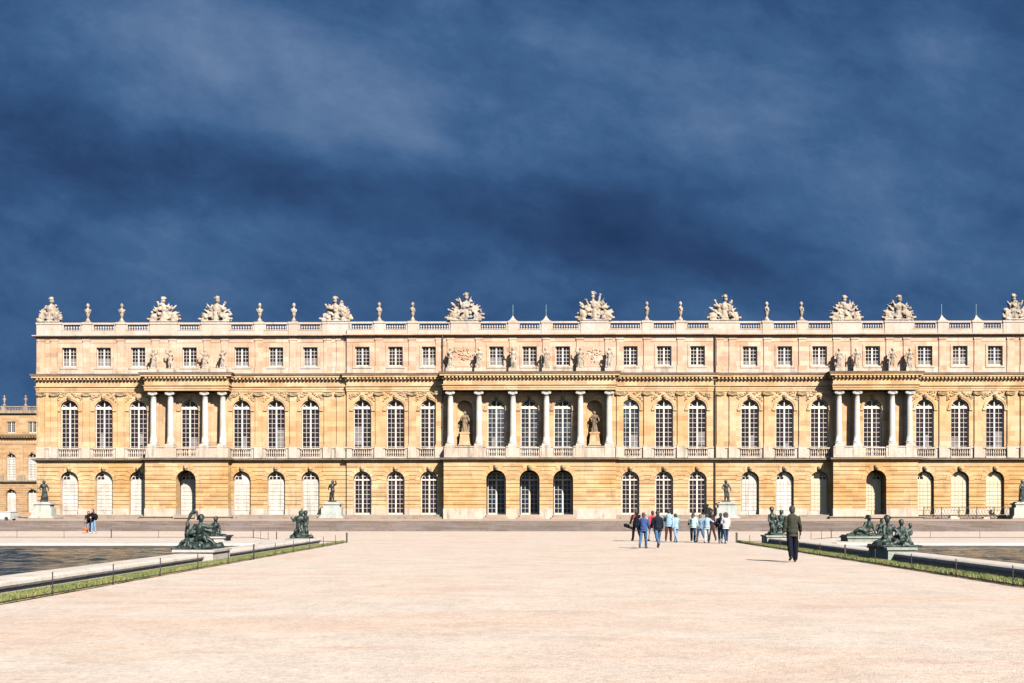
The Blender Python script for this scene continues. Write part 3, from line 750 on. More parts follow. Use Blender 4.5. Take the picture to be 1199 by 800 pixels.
def hand_prims(mb, w, h, s, side=1):
    d = (h-w).normalized(); x = d.cross(V(0,1,0)); x = x.normalized() if x.length > .1 else V(1,0,0); n = d.cross(x).normalized()
    q = Matrix((n, x, d)).transposed()    # palm faces x
    mb.ell(w+d*.05*s, (.043*s, .02*s, .055*s), q, 10, 7)
    for i, L in enumerate((.062,.074,.069,.054)):
        b = w+d*.09*s+n*(i-1.5)*.021*s; m1 = b+d*L*.55*s-x*side*.006*s; e = m1+(d*.8-x*side*.6).normalized()*L*.5*s
        mb.cap(b, .0105*s, m1, .0100*s, 8); mb.cap(m1, .0100*s, e, .0088*s, 8)
    b = w+d*.03*s+n*(-.035)*s; m1 = b+(d*.6-n*.6).normalized()*.035*s; mb.cap(b, .0125*s, m1, .0115*s, 8); mb.cap(m1, .0115*s, m1+d*.028*s, .0095*s, 8)
def body_prims(mb, J):
    s = J['s']; f = J['fem']
    mb.ell(J['head']+V(0,0,.012*s), (.075*s,.095*s,.11*s)); mb.ell(J['head']+V(0,.045*s,-.055*s), (.05*s,.05*s,.055*s))
    hd = J['head']; mb.cap(hd+V(0,.09*s,.015*s), .012*s, hd+V(0,.108*s,-.015*s), .015*s)      # nose
    for sx in (-1,1): mb.ell(hd+V(sx*.078*s,-.005*s,-.005*s), (.012*s,.022*s,.032*s), None, 8, 6); mb.ell(hd+V(sx*.033*s,.083*s,.028*s), (.024*s,.014*s,.009*s), None, 8, 5)
    mb.ell(hd+V(0,.088*s,-.045*s), (.026*s,.014*s,.011*s), None, 8, 5)
    mb.cap(J['neck'], .058*s, J['nk2'], .05*s); mb.cap(J['nk2'], .05*s, J['head'], .05*s)
    mb.ell(J['chest'], ((.15 if not f else .13)*s,.10*s,.19*s)); mb.ell(J['waist'], (.13*s,.095*s,.14*s)); mb.ell(J['pel'], (.155*s,.11*s,.12*s))
    for n in 'LR':
        mb.cap(J['neck']-V(0,0,.05*s), .055*s, J['sh'+n], .05*s)
        mb.cap(J['sh'+n], .052*s, J['el'+n], .040*s); mb.cap(J['el'+n], .040*s, J['wr'+n], .027*s); hand_prims(mb, J['wr'+n], J['hd'+n], s, 1 if n == 'R' else -1)
        mb.cap(J['hip'+n], .085*s, J['knee'+n], .055*s); mb.cap(J['knee'+n], .055*s, J['ank'+n], .038*s)
        mb.cap(J['ank'+n], .04*s, J['toe'+n], .03*s)
def trouser_mesh(J, m, wide=0):
    s = J['s']; mb = MB(); w = wide
    mb.ell(J['pel']+V(0,0,.02*s), (.172*s,.128*s,.135*s)); mb.cap(J['waist']-V(0,0,.04*s), .0*s+.125*s, J['pel'], .13*s)
    for n in 'LR':
        mb.cap(J['hip'+n], .10*s, J['knee'+n], (.075+w)*s); an = J['ank'+n]; kn = J['knee'+n]; e = an+(kn-an)*.06
        mb.cap(kn, (.075+w)*s, e, (.062+w)*s)
    return fuse(mb, 'trousers', m, .016, 3, .010, 9, 3)
def top_mesh(J, m, loose=0, hem=.0, sleeves=True, hood=False, seed=1):
    s = J['s']; f = J['fem']; mb = MB(); w = loose
    mb.ell(J['chest']+V(0,0,.02*s), ((.168 if not f else .15)*s+w,.125*s+w,.21*s)); 
    mb.cap(J['chest'], .135*s+w*.8, J['waist'], .135*s+w); mb.ell(J['waist']-V(0,0,.03*s), (.165*s+w,.13*s+w,.15*s))
    lo = J['pel']-V(0,0,hem); mb.ell((J['waist']+lo)/2, (.172*s+w,.135*s+w,.11*s+hem*.5)); mb.ell(lo, (.178*s+w,.142*s+w,.055*s))
    for n in 'LR':
        sh = J['sh'+n]-V(0,0,.022*s); mb.cap(J['neck']-V(0,0,.04*s), .062*s, sh, .062*s+w*.15)
        mb.cap(sh, .062*s+w*.25, J['el'+n], .058*s+w*.5); e = J['el'+n]+(J['wr'+n]-J['el'+n])*.93; mb.cap(J['el'+n], .058*s+w*.5, e, .043*s+w*.4)
    mb.cap(J['neck']-V(0,0,.03*s), .075*s, J['neck']+V(0,-.005,.02*s), .066*s)
    if hood: mb.ell(J['neck']+V(0,-.11*s,-.10*s), (.12*s,.06*s,.12*s)); mb.ell(J['neck']+V(0,-.06*s,-.03*s), (.10*s,.07*s,.05*s))
    return fuse(mb, 'jacket', m, .016, 3, .014, 7, seed)
def hair_mesh(J, m, style='short', seed=1):
    s = J['s']; h = J['head']; mb = MB()
    mb.ell(h+V(0,-.018*s,.030*s), (.098*s,.110*s,.112*s)); mb.ell(h+V(0,-.06*s,-.025*s), (.088*s,.062*s,.10*s))
    if style == 'long': mb.cap(h+V(0,-.06*s,0), .095*s, h+V(0,-.10*s,-.20*s), .085*s); mb.ell(h+V(0,-.05*s,-.05*s), (.10*s,.07*s,.10*s))
    if style == 'curly': mb.ell(h+V(0,-.04*s,-.02*s), (.155*s,.13*s,.16*s)); mb.ell(h+V(0,-.09*s,-.13*s), (.14*s,.09*s,.12*s))
    if style == 'bob': mb.ell(h+V(0,-.035*s,-.03*s), (.10*s,.085*s,.11*s))
    me = fuse(mb, 'hair', m, .012, 2, .02 if style in ('curly','long') else .010, 26, seed)
    # keep the face free
    bm = bmesh.new(); bm.from_mesh(me)
    dele = [v for v in bm.verts if v.co.y > h.y+.045*s and v.co.z < h.z+.06*s]
    bmesh.ops.delete(bm, geom=dele, context='VERTS'); bm.to_mesh(me); bm.free()
    return me
def shoe_mesh(J, n, m):
    s = J['s']; mb = MB(); a = J['ank'+n]; t = J['toe'+n]; d = (t-a).normalized()
    mb.cap(a-V(0,0,.035*s)-d*.02*s, .048*s, t-V(0,0,.008*s), .040*s); mb.cap(a, .046*s, a-V(0,0,.03*s), .05*s)
    return fuse(mb, 'shoe', m, .014, 2)
def person(px, py, top_px, label, top, bottom, hair, style='short', shoes='shoeblack', yaw=0, fem=False, loose=.01, hem=.04, hood=False, wide=0, group=None, seed=1, dx=0, **pose):
    d = 2210/(py-597.0); H = (py-top_px)/(F/d)
    J = human(H, fem=fem, **pose)
    t = thing('person', label, 'person', (X_at(px, d)+dx, d+CAMY, 0), R(yaw), group)
    mb = MB(); body_prims(mb, J); link('body', fuse(mb, 'body', 'skin', .009, 2), t)
    link('trousers', trouser_mesh(J, bottom, wide), t); link('jacket', top_mesh(J, top, loose, hem, hood=hood, seed=seed), t)
    link('hair', hair_mesh(J, hair, style, seed), t)
    for n in 'LR': link('shoe', shoe_mesh(J, n, shoes), t)
    return t, J
G1 = 'visitors walking towards the palace'
person(927, 658, 594.2, 'man in olive jacket and dark trousers walking alone beside the right grass edge', 'olive', 'darktrousers', 'hairdark', 'short', 'shoeblack', -4, loose=.028, hem=.12, wide=.016,
       legL=(-22,14), legR=(4,2), armL=(-8,9,10), armR=(10,13,22), lean=3, seed=11)
person(745, 633.8, 596.3, 'person in black coat with pink scarf, leftmost of the walking visitors', 'black', 'black', 'hairbrown', 'bob', 'shoeblack', 14, loose=.02, hem=.12, group=G1, legL=(20,6), legR=(-22,24), armL=(-25,22,20), seed=2)
person(753.5, 642.6, 600.8, 'red haired child in bright blue jacket and jeans walking nearest the camera', 'bluejacket', 'jeans', 'hairred', 'short', 'shoeblack', -16, loose=.025, hem=.06, group=G1, legL=(-20,22), legR=(16,6), lean=6, armL=(5,6,25), armR=(10,8,30), seed=3)
person(764.5, 633.9, 598.5, 'person in red jacket and white trousers half hidden behind navy sweater', 'red', 'palewhite', 'hairbrown', 'short', 'shoeblack', 18, loose=.015, group=G1, legL=(22,10), legR=(-18,20), seed=4)
person(770.3, 642.0, 598.6, 'person in dark navy sweater and blue jeans with short black hair', 'navy', 'jeans', 'hairdark', 'short', 'shoeblack', 12, loose=.03, hem=.06, group=G1, legL=(-22,26), legR=(16,4), armL=(8,10,30), armR=(0,9,25), seed=5)
person(783.0, 634.4, 597.0, 'tall person in pale blue hooded jacket with dark maroon trousers', 'paleblue', 'brown', 'hairdark', 'short', 'shoeblack', -14, loose=.035, hem=.08, hood=True, group=G1, legL=(-20,18), legR=(16,6), armL=(20,10,60), armR=(15,12,55), seed=6)
person(791.3, 635.4, 601.6, 'shorter person in light blue jacket and light jeans beside the hooded one', 'paleblue', 'lightjeans', 'hairbrown', 'short', 'shoewhite', 22, loose=.018, hem=.05, group=G1, legL=(-18,20), legR=(20,6), armL=(-20,8,15), armR=(22,10,35), seed=7)
person(811.6, 635.2, 600.4, 'woman with long auburn hair in white and aqua sweater with dark jeans', 'aqua', 'darkjeans', 'hairauburn', 'long', 'shoewhite', -12, fem=True, loose=.035, group=G1, legL=(18,4), legR=(-16,18), armL=(12,14,55), armR=(-5,12,25), seed=8)
person(820.0, 635.0, 602.6, 'fair haired person in blue denim jacket between the aqua and pale blue tops', 'denim', 'jeans', 'hairblond', 'bob', 'shoeblack', 26, fem=True, loose=.015, group=G1, legL=(20,10), legR=(-18,22), armL=(10,20,60), seed=9)
person(827.6, 636.0, 602.0, 'person in pale blue jacket and white trousers stretching both arms sideways', 'paleblue', 'palewhite', 'hairbrown', 'short', 'shoewhite', -10, fem=True, loose=.022, hem=.08, group=G1, legL=(-16,8), legR=(20,14), lean=8, armL=(6,40,8), armR=(8,50,4), seed=10)
person(833.5, 633.8, 601.8, 'person in dark maroon clothes partly hidden behind the outstretched arm', 'brown', 'brown', 'hairdark', 'short', 'shoeblack', 15, loose=.012, hem=.1, group=G1, legL=(16,8), legR=(-18,20), seed=12)
person(843.6, 636.2, 601.5, 'person in navy top and teal trousers on the left of the white sweater', 'navy', 'teal', 'hairdark', 'short', 'shoeblack', -20, loose=.008, group=G1, legL=(14,6), legR=(-12,16), seed=13)
person(849.6, 636.6, 600.8, 'woman with big dark curly hair in white sweater, rightmost of the walking group', 'white', 'darkjeans', 'hairauburn', 'curly', 'shoewhite', 10, fem=True, loose=.04, hem=.07, group=G1, legL=(-14,16), legR=(12,4), armL=(10,14,35), armR=(4,12,20), seed=14)
# the couple by the steps
person(101.4, 624.6, 599.2, 'dark haired woman in black jacket and light jeans embracing a man by the steps', 'black', 'lightjeans', 'hairdark', 'long', 'shoewhite', 205, fem=True, loose=.012, group='couple embracing beside the left pool', legL=(4,2), legR=(-4,4), armL=(30,25,60), armR=(20,15,50), seed=15)
person(107.2, 624.8, 596.6, 'red haired man in black jacket and light jeans leaning towards a dark haired woman', 'black', 'lightjeans', 'hairred', 'short', 'shoewhite', 150, loose=.015, group='couple embracing beside the left pool', legL=(-5,4), legR=(8,4), armL=(30,15,50), armR=(35,20,55), lean=5, seed=16)
d = 78.5
mb = MB(); mb.cap((-.08,0,.16),.11,(.08,0,.16),.11); mb.box(-.16,.16,-.09,.09,.02,.28)
bag = thing('bag', 'small orange shoulder bag held low in front of the embracing woman', 'bag', (X_at(101.2,80.4)-.02, 79.9+CAMY, .16)); link('bag_body', fuse(mb, 'bag_body', 'orange', .02, 3), bag)
mb = MB(); mb.tube([(-.14,0,.26),(-.08,0,.55),(0,0,.62),(.08,0,.55),(.14,0,.26)], .015); obj('strap', mb, 'orange', bag)
d = 2210/(624.8-597); mb = MB(); mb.ell((0,0,.26),(.15,.12,.24)); mb.ell((0,-.1,.18),(.1,.07,.12))
bp = thing('backpack', 'dark backpack hanging on the back of the red haired man by the steps', 'backpack', (X_at(110.3,d), d+CAMY-.02, .92)); link('pack_body', fuse(mb,'pack_body','black',.02,3,.01,9), bp)
mb = MB(); mb.tube([(-.12,.1,.5),(-.2,.16,.62),(-.26,.2,.5)], .02); obj('strap', mb, 'black', bp)
# dark scarf of colour at the black coat's neck, and the long bag it swings
d = 2210/(633.8-597); s = F/d
sb = thing('shoulder_bag', 'long dark bag swinging out to the left of the person in black coat', 'bag', (X_at(737.5,d), d+CAMY, .62), R(0))
mb = MB(); mb.cap((-.2,0,.22),.09,(.14,0,.08),.07); mb.cap((-.22,0,.24),.11,(-.1,0,.2),.1); link('bag_body', fuse(mb,'bag_body','black',.02,2), sb)
mb = MB(); mb.tube([(.14,0,.1),(.26,.02,.16),(.3,.02,.26)], .018); obj('strap', mb, 'black', sb)
mb = MB(); mb.ell((0,0,0),(.10,.09,.06)); mb.cap((-.05,-.08,0),.05,(-.14,-.1,-.16),.05)
tag(link('scarf', fuse(mb,'scarf','red',.015,2,.01,12), None, (X_at(744.5,d), d+CAMY-.01, 1.40)), 'pink red scarf round the neck of the leftmost walking visitor', 'scarf')

# ------------------------------------------------------------------ sculpture
def fig(mb, J, s=1.0, thick=1.24):
    """free figure from explicit joints: pel chest head and LR of sh el hd hip knee foot"""
    t = s*thick
    P = {k: Vector(v) for k, v in J.items()}
    mb.ell(P['head'], (.10*t,.11*t,.135*t)); mb.cap(P['chest']+(P['head']-P['chest'])*.3, .075*t, P['head'], .06*t)
    hair = P['head']+V(0,.03*t,.04*t); mb.ell(hair, (.115*t,.115*t,.10*t))
    mb.cap(P['pel'], .155*t, (P['pel']+P['chest'])/2, .13*t); mb.cap((P['pel']+P['chest'])/2, .13*t, P['chest'], .165*t)
    for n in 'LR':
        if 'sh'+n in P:
            mb.cap(P['chest']+V(0,0,.08*t), .09*t, P['sh'+n], .075*t); mb.cap(P['sh'+n], .07*t, P['el'+n], .052*t); mb.cap(P['el'+n], .052*t, P['hd'+n], .036*t); mb.ell(P['hd'+n], (.05*t,.05*t,.06*t))
        if 'knee'+n in P:
            mb.cap(P['pel'], .13*t, P['knee'+n], .08*t); mb.cap(P['knee'+n], .08*t, P['foot'+n], .05*t); mb.cap(P['foot'+n], .05*t, P['foot'+n]+V(0,-.12*t,-.02), .04*t)
def standing(seed, H=2.05, drape=True, armup=False, lance=False, kid=False):
    rnd = random.Random(seed); mb = MB(); s = H/1.8
    sx = rnd.choice((-1,1)); c = rnd.uniform(.03,.07)*sx
    J = dict(pel=(c,0,.95*s), chest=(-c*.5,.0,1.32*s), head=(rnd.uniform(-.06,.06),-.03,1.68*s),
             shL=(-.2*s-c*.3,0,1.43*s), shR=(.2*s-c*.3,0,1.43*s), kneeL=(-.1*s,-.08,.5*s), kneeR=(.12*s,-.04,.5*s), footL=(-.12*s,0,.06), footR=(.15*s,-.05,.06))
    J['elL'] = (-.36*s,-.05,1.18*s); J['hdL'] = (-.25*s,-.22,1.05*s); J['elR'] = (.38*s,0,1.2*s); J['hdR'] = (.36*s,-.18,1.0*s)
    if armup:
        J['elR' if sx > 0 else 'elL'] = (sx*.42*s,-.05,1.5*s); J['hdR' if sx > 0 else 'hdL'] = (sx*.40*s,-.1,1.78*s)
    fig(mb, J, s)
    if drape:
        for k in range(7):
            a = PI*2*k/7; mb.cap((c+.13*math.cos(a), .10*math.sin(a), .95*s), .07*s, (.24*s*math.cos(a+.2), .15*math.sin(a+.2)+.02, .08), .075*s)
        mb.cap((-.22*s,-.05,1.35*s), .08*s, (.2*s,-.12,.85*s), .07*s); mb.cap((.2*s,-.12,.9*s), .08*s, (.3*s*sx,.02,.25*s), .07*s); mb.cap((0,.12,1.35*s), .13*s, (0,.16,.1), .16*s)
    else: mb.cap((-sx*.26*s,.1,.0), .1*s, (-sx*.22*s,.1,.75*s), .09*s); mb.cap((.1,.1,1.35*s), .09, (-sx*.25*s,.12,.55*s), .09)
    if lance: mb.cap((sx*.46*s,-.05,.02), .025, (sx*.42*s,-.08,2.05*s), .025)
    if kid: mb.ell((-sx*.34*s,-.08,.62*s),(.09,.09,.1)); mb.cap((-sx*.33*s,-.05,.1),.09,(-sx*.34*s,-.06,.48*s),.08)
    mb.box(-.32*s,.32*s,-.24,.26,0,.09)
    return mb
statv = [fuse(standing(i, 2.0, i%3 != 2, i%2 == 0, i == 3, i == 4), 'figure', 'statue', .035, 2, .03, 5, i) for i in range(6)]
slab = MB(); slab.box(-.42,.42,-.32,.36,0,.36); slab = slab.mesh('slab','pale')
def attic_statue(x, yb, i, label, sc_=1.0, rz=0):
    t = thing('attic_statue', label, 'statue', (x, yb, 15.27), 0, 'attic statues over the portico columns')
    link('plinth', slab, t); o = link('figure', statv[i], t, (0,0,.36), rz); o.scale = (sc_,sc_,sc_)
names = ['leftmost','second from the left','third from the left','third from the right','second from the right','rightmost']
desc = ['in a long cloak','with one arm raised','in a draped robe','holding a lance','leaning beside a child','in a folded mantle']
for i, x in enumerate(cols_c):
    attic_statue(x, -.75, i, 'stone statue %s, %s of six above the central portico' % (['robed','striding','robed','robed','robed','striding'][i], names[i]), 1.0, (-.3,.2,-.1,.15,-.2,.3)[i])
for s, side in ((-1,'left'),(1,'right')):
    for j, x in enumerate(sorted(s*c for c in cols_s)):
        attic_statue(x, -.55, (j*2+(1 if s > 0 else 0)) % 6, 'pale stone statue, %s of four above the %s side portico' % (['leftmost','second from the left','third from the left','rightmost'][j], side), .95, .25*(-1)**j)
for x, nm in ((-6.43,'left'),(6.43,'right')):
    o = link('niche_statue', fuse(standing(20+int(x), 2.05, True, False, False, x < 0), 'niche_statue', 'niche_statue', .03, 2, .03, 5, 3), None, (x, .05, 9.36))
    tag(o, 'dark weathered marble statue standing in the %s niche of the central portico' % nm, 'statue')
# roof urns and spikes
urnx = [-44.15,-40.75,-26.92,-23.5,-14.93,-11.6,11.6,14.93,23.5,26.92]
ords = ['first','second','third','fourth','fifth','sixth','seventh','eighth','ninth','tenth']
for i, x in enumerate(urnx):
    t = link('roof_urn', SH['urn'], None, (x, ywall(x)+.15, Z['par3']+.02), .2*i)
    tag(t, 'flame topped stone urn on the palace balustrade, %s of ten from the left' % ords[i], 'urn', 'stone urns on the palace balustrade')
for x, l in ((-1.645,'left of the two above the central windows'),(1.645,'right of the two above the central windows'),(40.75,'first beyond the rightmost side portico trophies'),(44.15,'last before the right end of the roof')):
    t = thing('lightning_rod', 'thin pale rod on a small stone pyramid, '+l, 'rod', (x, ywall(x)+.15, Z['par3']+.02), 0, 'rods on pyramid caps along the balustrade')
    link('pyramid_base', SH['pyr'], t); link('rod', SH['rod'], t)
SH['wurn'] = urn_mesh('wingpale')
for x, l in ((wb[4]-1.3, 'distant stone urn at the left picture edge on the far wing roof'), (wb[5]-1.3, 'distant stone urn nearest the palace corner on the far wing roof')):
    tag(link('roof_urn', SH['wurn'], None, (x, 89.15, 20.44)), l, 'urn', 'urns on the far wing balustrade')
for px, z in ((86.5,0),(1157,0)):
    x = (px-VPX)/11.8; tag(link('chimney_pot', urn_mesh('statue', .5), None, (x, ywall(x)+3.0, 20.0)), 'tiny round topped stone finial behind the %s end of the balustrade' % ('left' if px < 600 else 'right'), 'finial')
mb = MB()
def trophy(seed, W=3.0, Hh=2.75, skew=0):
    from mathutils import Euler
    rnd = random.Random(seed); mb = MB(); k = Hh/2.75
    mb.box(-W*.42, W*.42, -.4, .4, 0, .14)
    mb.cap((0,0,.3*k), .36, (0,0,.9*k), .30); mb.ell((0,-.05,1.35*k), (.36,.28,.42*k)); mb.ell((0,-.12,1.5*k), (.28,.2,.2))
    for s in (-1,1): mb.ell((s*.36,-.02,1.62*k),(.14,.15,.13)); mb.cap((s*.2,-.1,.75*k), .09, (s*.3,-.14,.35*k), .12)
    mb.cap((skew*.12,-.0,1.7*k), .15, (skew*.14,-.02,1.95*k), .13); mb.ell((skew*.16,-.03,2.12*k), (.22,.24,.24)); mb.cap((skew*.14,.05,2.3*k), .1, (skew*.1,.2,2.15*k), .12); mb.ell((skew*.17,-.1,2.3*k), (.2,.24,.1)); mb.ell((skew*.14,.0,2.48*k),(.25,.16,.12)); mb.ell((skew*-.1,.05,2.4*k),(.12,.1,.1))
    n = 15
    for i in range(n):
        a = R(6+168*i/(n-1)+rnd.uniform(-4,4)); hz = abs(math.cos(a)); L = (W*.5)*hz+Hh*.90*(1-hz); L *= rnd.uniform(.78,1.0)
        if abs(a-PI/2) < R(13): continue
        e = V(L*math.cos(a), rnd.uniform(-.12,.25), .2*k+L*math.sin(a)*.95); b = V(.1*math.cos(a), e.y*.5, .45*k); q = (e-b); rot = q.to_track_quat('Z','Y')
        mb.cap(b, .12, b+q*.8, .10)
        kind = rnd.random()
        if kind < .4:                                    # furled flag
            w = rnd.uniform(.17,.25); mb.ell(b+q*.72, (w,.11,.38), rot); mb.cap(b+q*.8, .05, e+q.normalized()*.08, .02); mb.ell(b+q*.55, (w*1.2,.14,.3), rot)
            sd_ = 1 if e.x > 0 else -1; mb.cap(b+q*.85, .06, b+q*.85+V(sd_*.14,0,-.22), .09)
        elif kind < .6: mb.cap(b+q*.5, .12, e, .11); mb.ell(e, (.15,.15,.11), rot)
        elif kind < .8: mb.ell(b+q*.85, (.19,.15,.17)); mb.ell(b+q*.97, (.13,.12,.13)); mb.ell(b+q*.6,(.22,.16,.2))
        else: mb.ell(b+q*.75, (.24,.12,.30), rot); mb.ell(b+q*.95, (.1,.08,.14), rot)
    for i in range(30):                                  # mass of arms filling the dome
        a = rnd.uniform(.15, PI-.15); hz = abs(math.cos(a)); L = ((W*.5)*hz+Hh*.90*(1-hz))*rnd.uniform(.35,.74)
        mb.ell((L*math.cos(a), rnd.uniform(-.22,.15), .25*k+L*math.sin(a)*.9), (rnd.uniform(.14,.24), rnd.uniform(.12,.2), rnd.uniform(.14,.26)), Euler((0, rnd.uniform(0,PI), 0)))
    for i in range(16):
        x = rnd.uniform(-W*.43, W*.43); z = rnd.uniform(.15,.75)*k*(1.25-abs(x)/W*1.5)
        mb.ell((x, rnd.uniform(-.32,.1), z), (rnd.uniform(.12,.26), rnd.uniform(.1,.2), rnd.uniform(.1,.24)), Euler((0, rnd.uniform(0,PI), 0)))
    for s in (-1,1):
        mb.ell((s*W*.30,-.26,.5*k),(.30,.08,.38),Euler((0,s*.5,0))); mb.ell((s*W*.30,-.33,.5*k),(.09,.05,.11))
        mb.cap((s*W*.25,-.2,.22),.11,(s*W*.48,-.25,.2+.1),.13)
    return mb
tro = [(-47.95,'far left end of the roof',2.75,0),(-36.45,'left of the pair above the left side portico',2.75,1),(-31.3,'right of the pair above the left side portico',2.8,2),(-19.25,'between the left portico and the central portico',2.75,3),
       (-6.42,'left of the two tall ones above the centre',3.05,4),(6.42,'right of the two tall ones above the centre',3.15,5),(19.25,'between the central portico and the right portico',2.8,6),
       (31.3,'left of the pair above the right side portico',2.7,7),(36.45,'right of the pair above the right side portico',2.7,8),(47.95,'far right end of the roof',2.8,9)]
for x, l, h, i in tro:
    W = 3.9 if abs(x) < 7 else (3.35 if abs(x) < 47 else 2.5)
    o = link('roof_trophy', fuse(trophy(31+i, W, h, (-1)**i), 'roof_trophy', 'statue', .042, 1, .03, 6, i), None, (x, ywall(x)+.15, Z['par3']+.03))
    tag(o, 'carved stone trophy of armour and flags, '+l, 'roof sculpture', 'stone trophies on the palace balustrade')
# bronzes on pedestals along the facade
pedm = MB(); pedm.box(-1.2,1.2,-.75,.75,0,.16); pedm.box(-1.05,1.05,-.62,.62,.16,.3); pedm.box(-.98,.98,-.56,.56,.3,1.0); pedm.box(-.8,.8,-.5,.5,1.0,1.32); pedm.box(-.92,.92,-.58,.58,1.32,1.44); pedm.box(-.7,.7,-.45,.45,1.44,1.56)
pedm = pedm.mesh('pedestal_block','marbleped')
pslab = MB(); pslab.box(-1.45,1.45,-1.05,1.05,0,.10); pslab = pslab.mesh('base_slab','socle')
for i, (px, l, up) in enumerate(((48.5,'at the left corner of the palace',False),(389,'between the left portico and the central portico',True),(850,'between the central portico and the right portico',False),(1193.5,'at the right picture edge',False))):
    x = (px-VPX)/F*107.6 + (.0); y = -2.4
    t = thing('statue_pedestal', 'pale marble pedestal %s' % l, 'pedestal', (x, y, .8), 0, 'marble pedestals along the palace front'); link('pedestal_block', pedm, t, (0,0,.1)); link('base_slab', pslab, t)
    o = link('bronze_statue', fuse(standing(40+i, 2.05, i in (0,3), up), 'bronze_statue', 'bronzedark', .03, 2, .025, 5, i), None, (x, y, 2.46), (.3,-.4,.2,.6)[i])
    tag(o, 'dark bronze figure standing on the marble pedestal %s' % l, 'statue', 'bronze figures along the palace front')
# ---- pool sculptures
def rocks(mb, w, dd, n, seed, h=.17):
    rnd = random.Random(seed)
    for i in range(5): x = rnd.uniform(-w*.3,w*.3); mb.cap((x,rnd.uniform(-.05,.3),.08), rnd.uniform(.14,.2), (x*.6+rnd.uniform(-.1,.1),rnd.uniform(0,.25),rnd.uniform(.2,.36)), rnd.uniform(.1,.15))
    mb.box(-w/2, w/2, -dd/2, dd/2, 0, .07)
    for i in range(n): mb.ell((rnd.uniform(-w*.45,w*.45), rnd.uniform(-dd*.42,dd*.42), .07), (rnd.uniform(.1,.26), rnd.uniform(.1,.3), rnd.uniform(.06,h)))
def plinth(name, label, x, y, w, dd, h, m='verdigris'):
    t = thing(name, label, 'plinth', (x, y, 0)); mb = MB(); mb.box(-w/2, w/2, -dd/2, dd/2, 0, h-.08); obj('block', mb, m, t); mb = MB(); mb.box(-w/2-.05, w/2+.05, -dd/2-.05, dd/2+.05, h-.08, h); obj('cap_stone', mb, m, t)
def sculpt(name, label, mb, x, y, z, seed=1, rz=0, m='bronze'):
    return tag(link(name, fuse(mb, name, m, .022, 2, .022, 7, seed), None, (x, y, z), rz), label, 'sculpture', 'bronze groups on the pool edges')
# left near: seated nymph, putto reaching up with a bow of drapery
mb = MB(); rocks(mb, 1.45, 1.9, 16, 1)
fig(mb, dict(pel=(-.02,0,.27), chest=(.05,-.05,.62), head=(.10,-.05,.95), shL=(-.12,-.03,.72), elL=(-.28,-.1,.5), hdL=(-.42,-.1,.42), shR=(.22,-.03,.72), elR=(.40,.0,.66), hdR=(.52,.05,.68), kneeL=(.3,-.3,.36), footL=(.5,-.35,.1), kneeR=(.42,-.1,.3), footR=(.66,-.1,.12)), .8)
fig(mb, dict(pel=(-.45,0,.22), chest=(-.42,-.02,.46), head=(-.42,-.04,.72), shL=(-.50,0,.55), elL=(-.44,.0,.86), hdL=(-.22,0,1.13), shR=(-.34,0,.55), elR=(-.25,-.1,.45), hdR=(-.15,-.1,.5), kneeL=(-.52,-.3,.24), footL=(-.66,-.3,.08), kneeR=(-.3,-.25,.2), footR=(-.3,-.35,.05)), .62)
mb.cap((-.42,0,.9),.04,(-.34,0,1.08),.045); mb.cap((-.34,0,1.08),.045,(-.18,0,1.2),.05); mb.cap((-.18,0,1.2),.05,(-.08,0,1.14),.05); mb.cap((-.08,0,1.14),.045,(-.06,0,.92),.04)
mb.cap((.0,.12,.1),.3,(.05,.1,.45),.17); mb.cap((-.4,.1,.1),.2,(-.38,.1,.35),.13); mb.cap((.2,-.1,.1),.18,(.45,.0,.2),.13); mb.cap((.3,.1,.1),.16,(.75,.1,.08),.08); mb.cap((-.5,-.1,.1),.18,(-.78,-.1,.06),.06)
xs1, ys1 = -10.85, CAMY+36.3
sculpt('bronze_group', 'green bronze seated nymph with a cupid raising an arm, nearest on the left pool edge', mb, xs1+.0, ys1, .42, 1).scale = (.86,1,1.05)
plinth('stone_plinth', 'pale plinth under the nearest left pool bronze', xs1+.12, ys1, 1.25, 2.0, .42, 'coping')
# right near: nymph seen from behind with two children
mb = MB(); rocks(mb, 1.5, 1.6, 14, 2)
fig(mb, dict(pel=(-.18,0,.24), chest=(-.22,0,.60), head=(-.27,-.02,.98), shL=(-.38,0,.70), elL=(-.42,-.1,.42), hdL=(-.38,-.15,.22), shR=(-.06,0,.70), elR=(.08,-.05,.52), hdR=(.15,-.1,.4), kneeL=(-.45,-.25,.2), footL=(-.68,-.2,.08), kneeR=(.0,-.28,.2), footR=(-.2,-.4,.08)), .88)
fig(mb, dict(pel=(.24,0,.28), chest=(.26,0,.56), head=(.24,-.02,.86), shL=(.16,0,.64), elL=(.12,-.08,.48), hdL=(.02,-.1,.42), shR=(.36,0,.64), elR=(.44,-.05,.5), hdR=(.4,-.12,.4), kneeL=(.2,-.2,.2), footL=(.2,-.25,.05), kneeR=(.4,-.2,.22), footR=(.36,-.28,.05)), .72)
fig(mb, dict(pel=(.50,.05,.36), chest=(.53,.03,.54), head=(.57,.0,.74), shL=(.47,0,.58), elL=(.42,0,.5), hdL=(.38,0,.46), shR=(.6,0,.58), elR=(.64,0,.48), hdR=(.6,-.05,.42), kneeL=(.48,-.1,.2), footL=(.45,-.12,.06), kneeR=(.58,-.08,.2), footR=(.55,-.1,.06)), .5)
mb.cap((-.22,.05,.12),.3,(-.22,.05,.4),.18); mb.cap((-.2,.05,.2),.22,(-.6,.05,.12),.12); mb.cap((.1,.1,.1),.2,(.5,.1,.12),.14)
xs2, ys2 = 12.25, CAMY+37.6
sculpt('bronze_group', 'green bronze kneeling woman with two children, nearest on the right pool edge', mb, xs2+.05, ys2, .46, 2).scale = (.92,.92,.95)
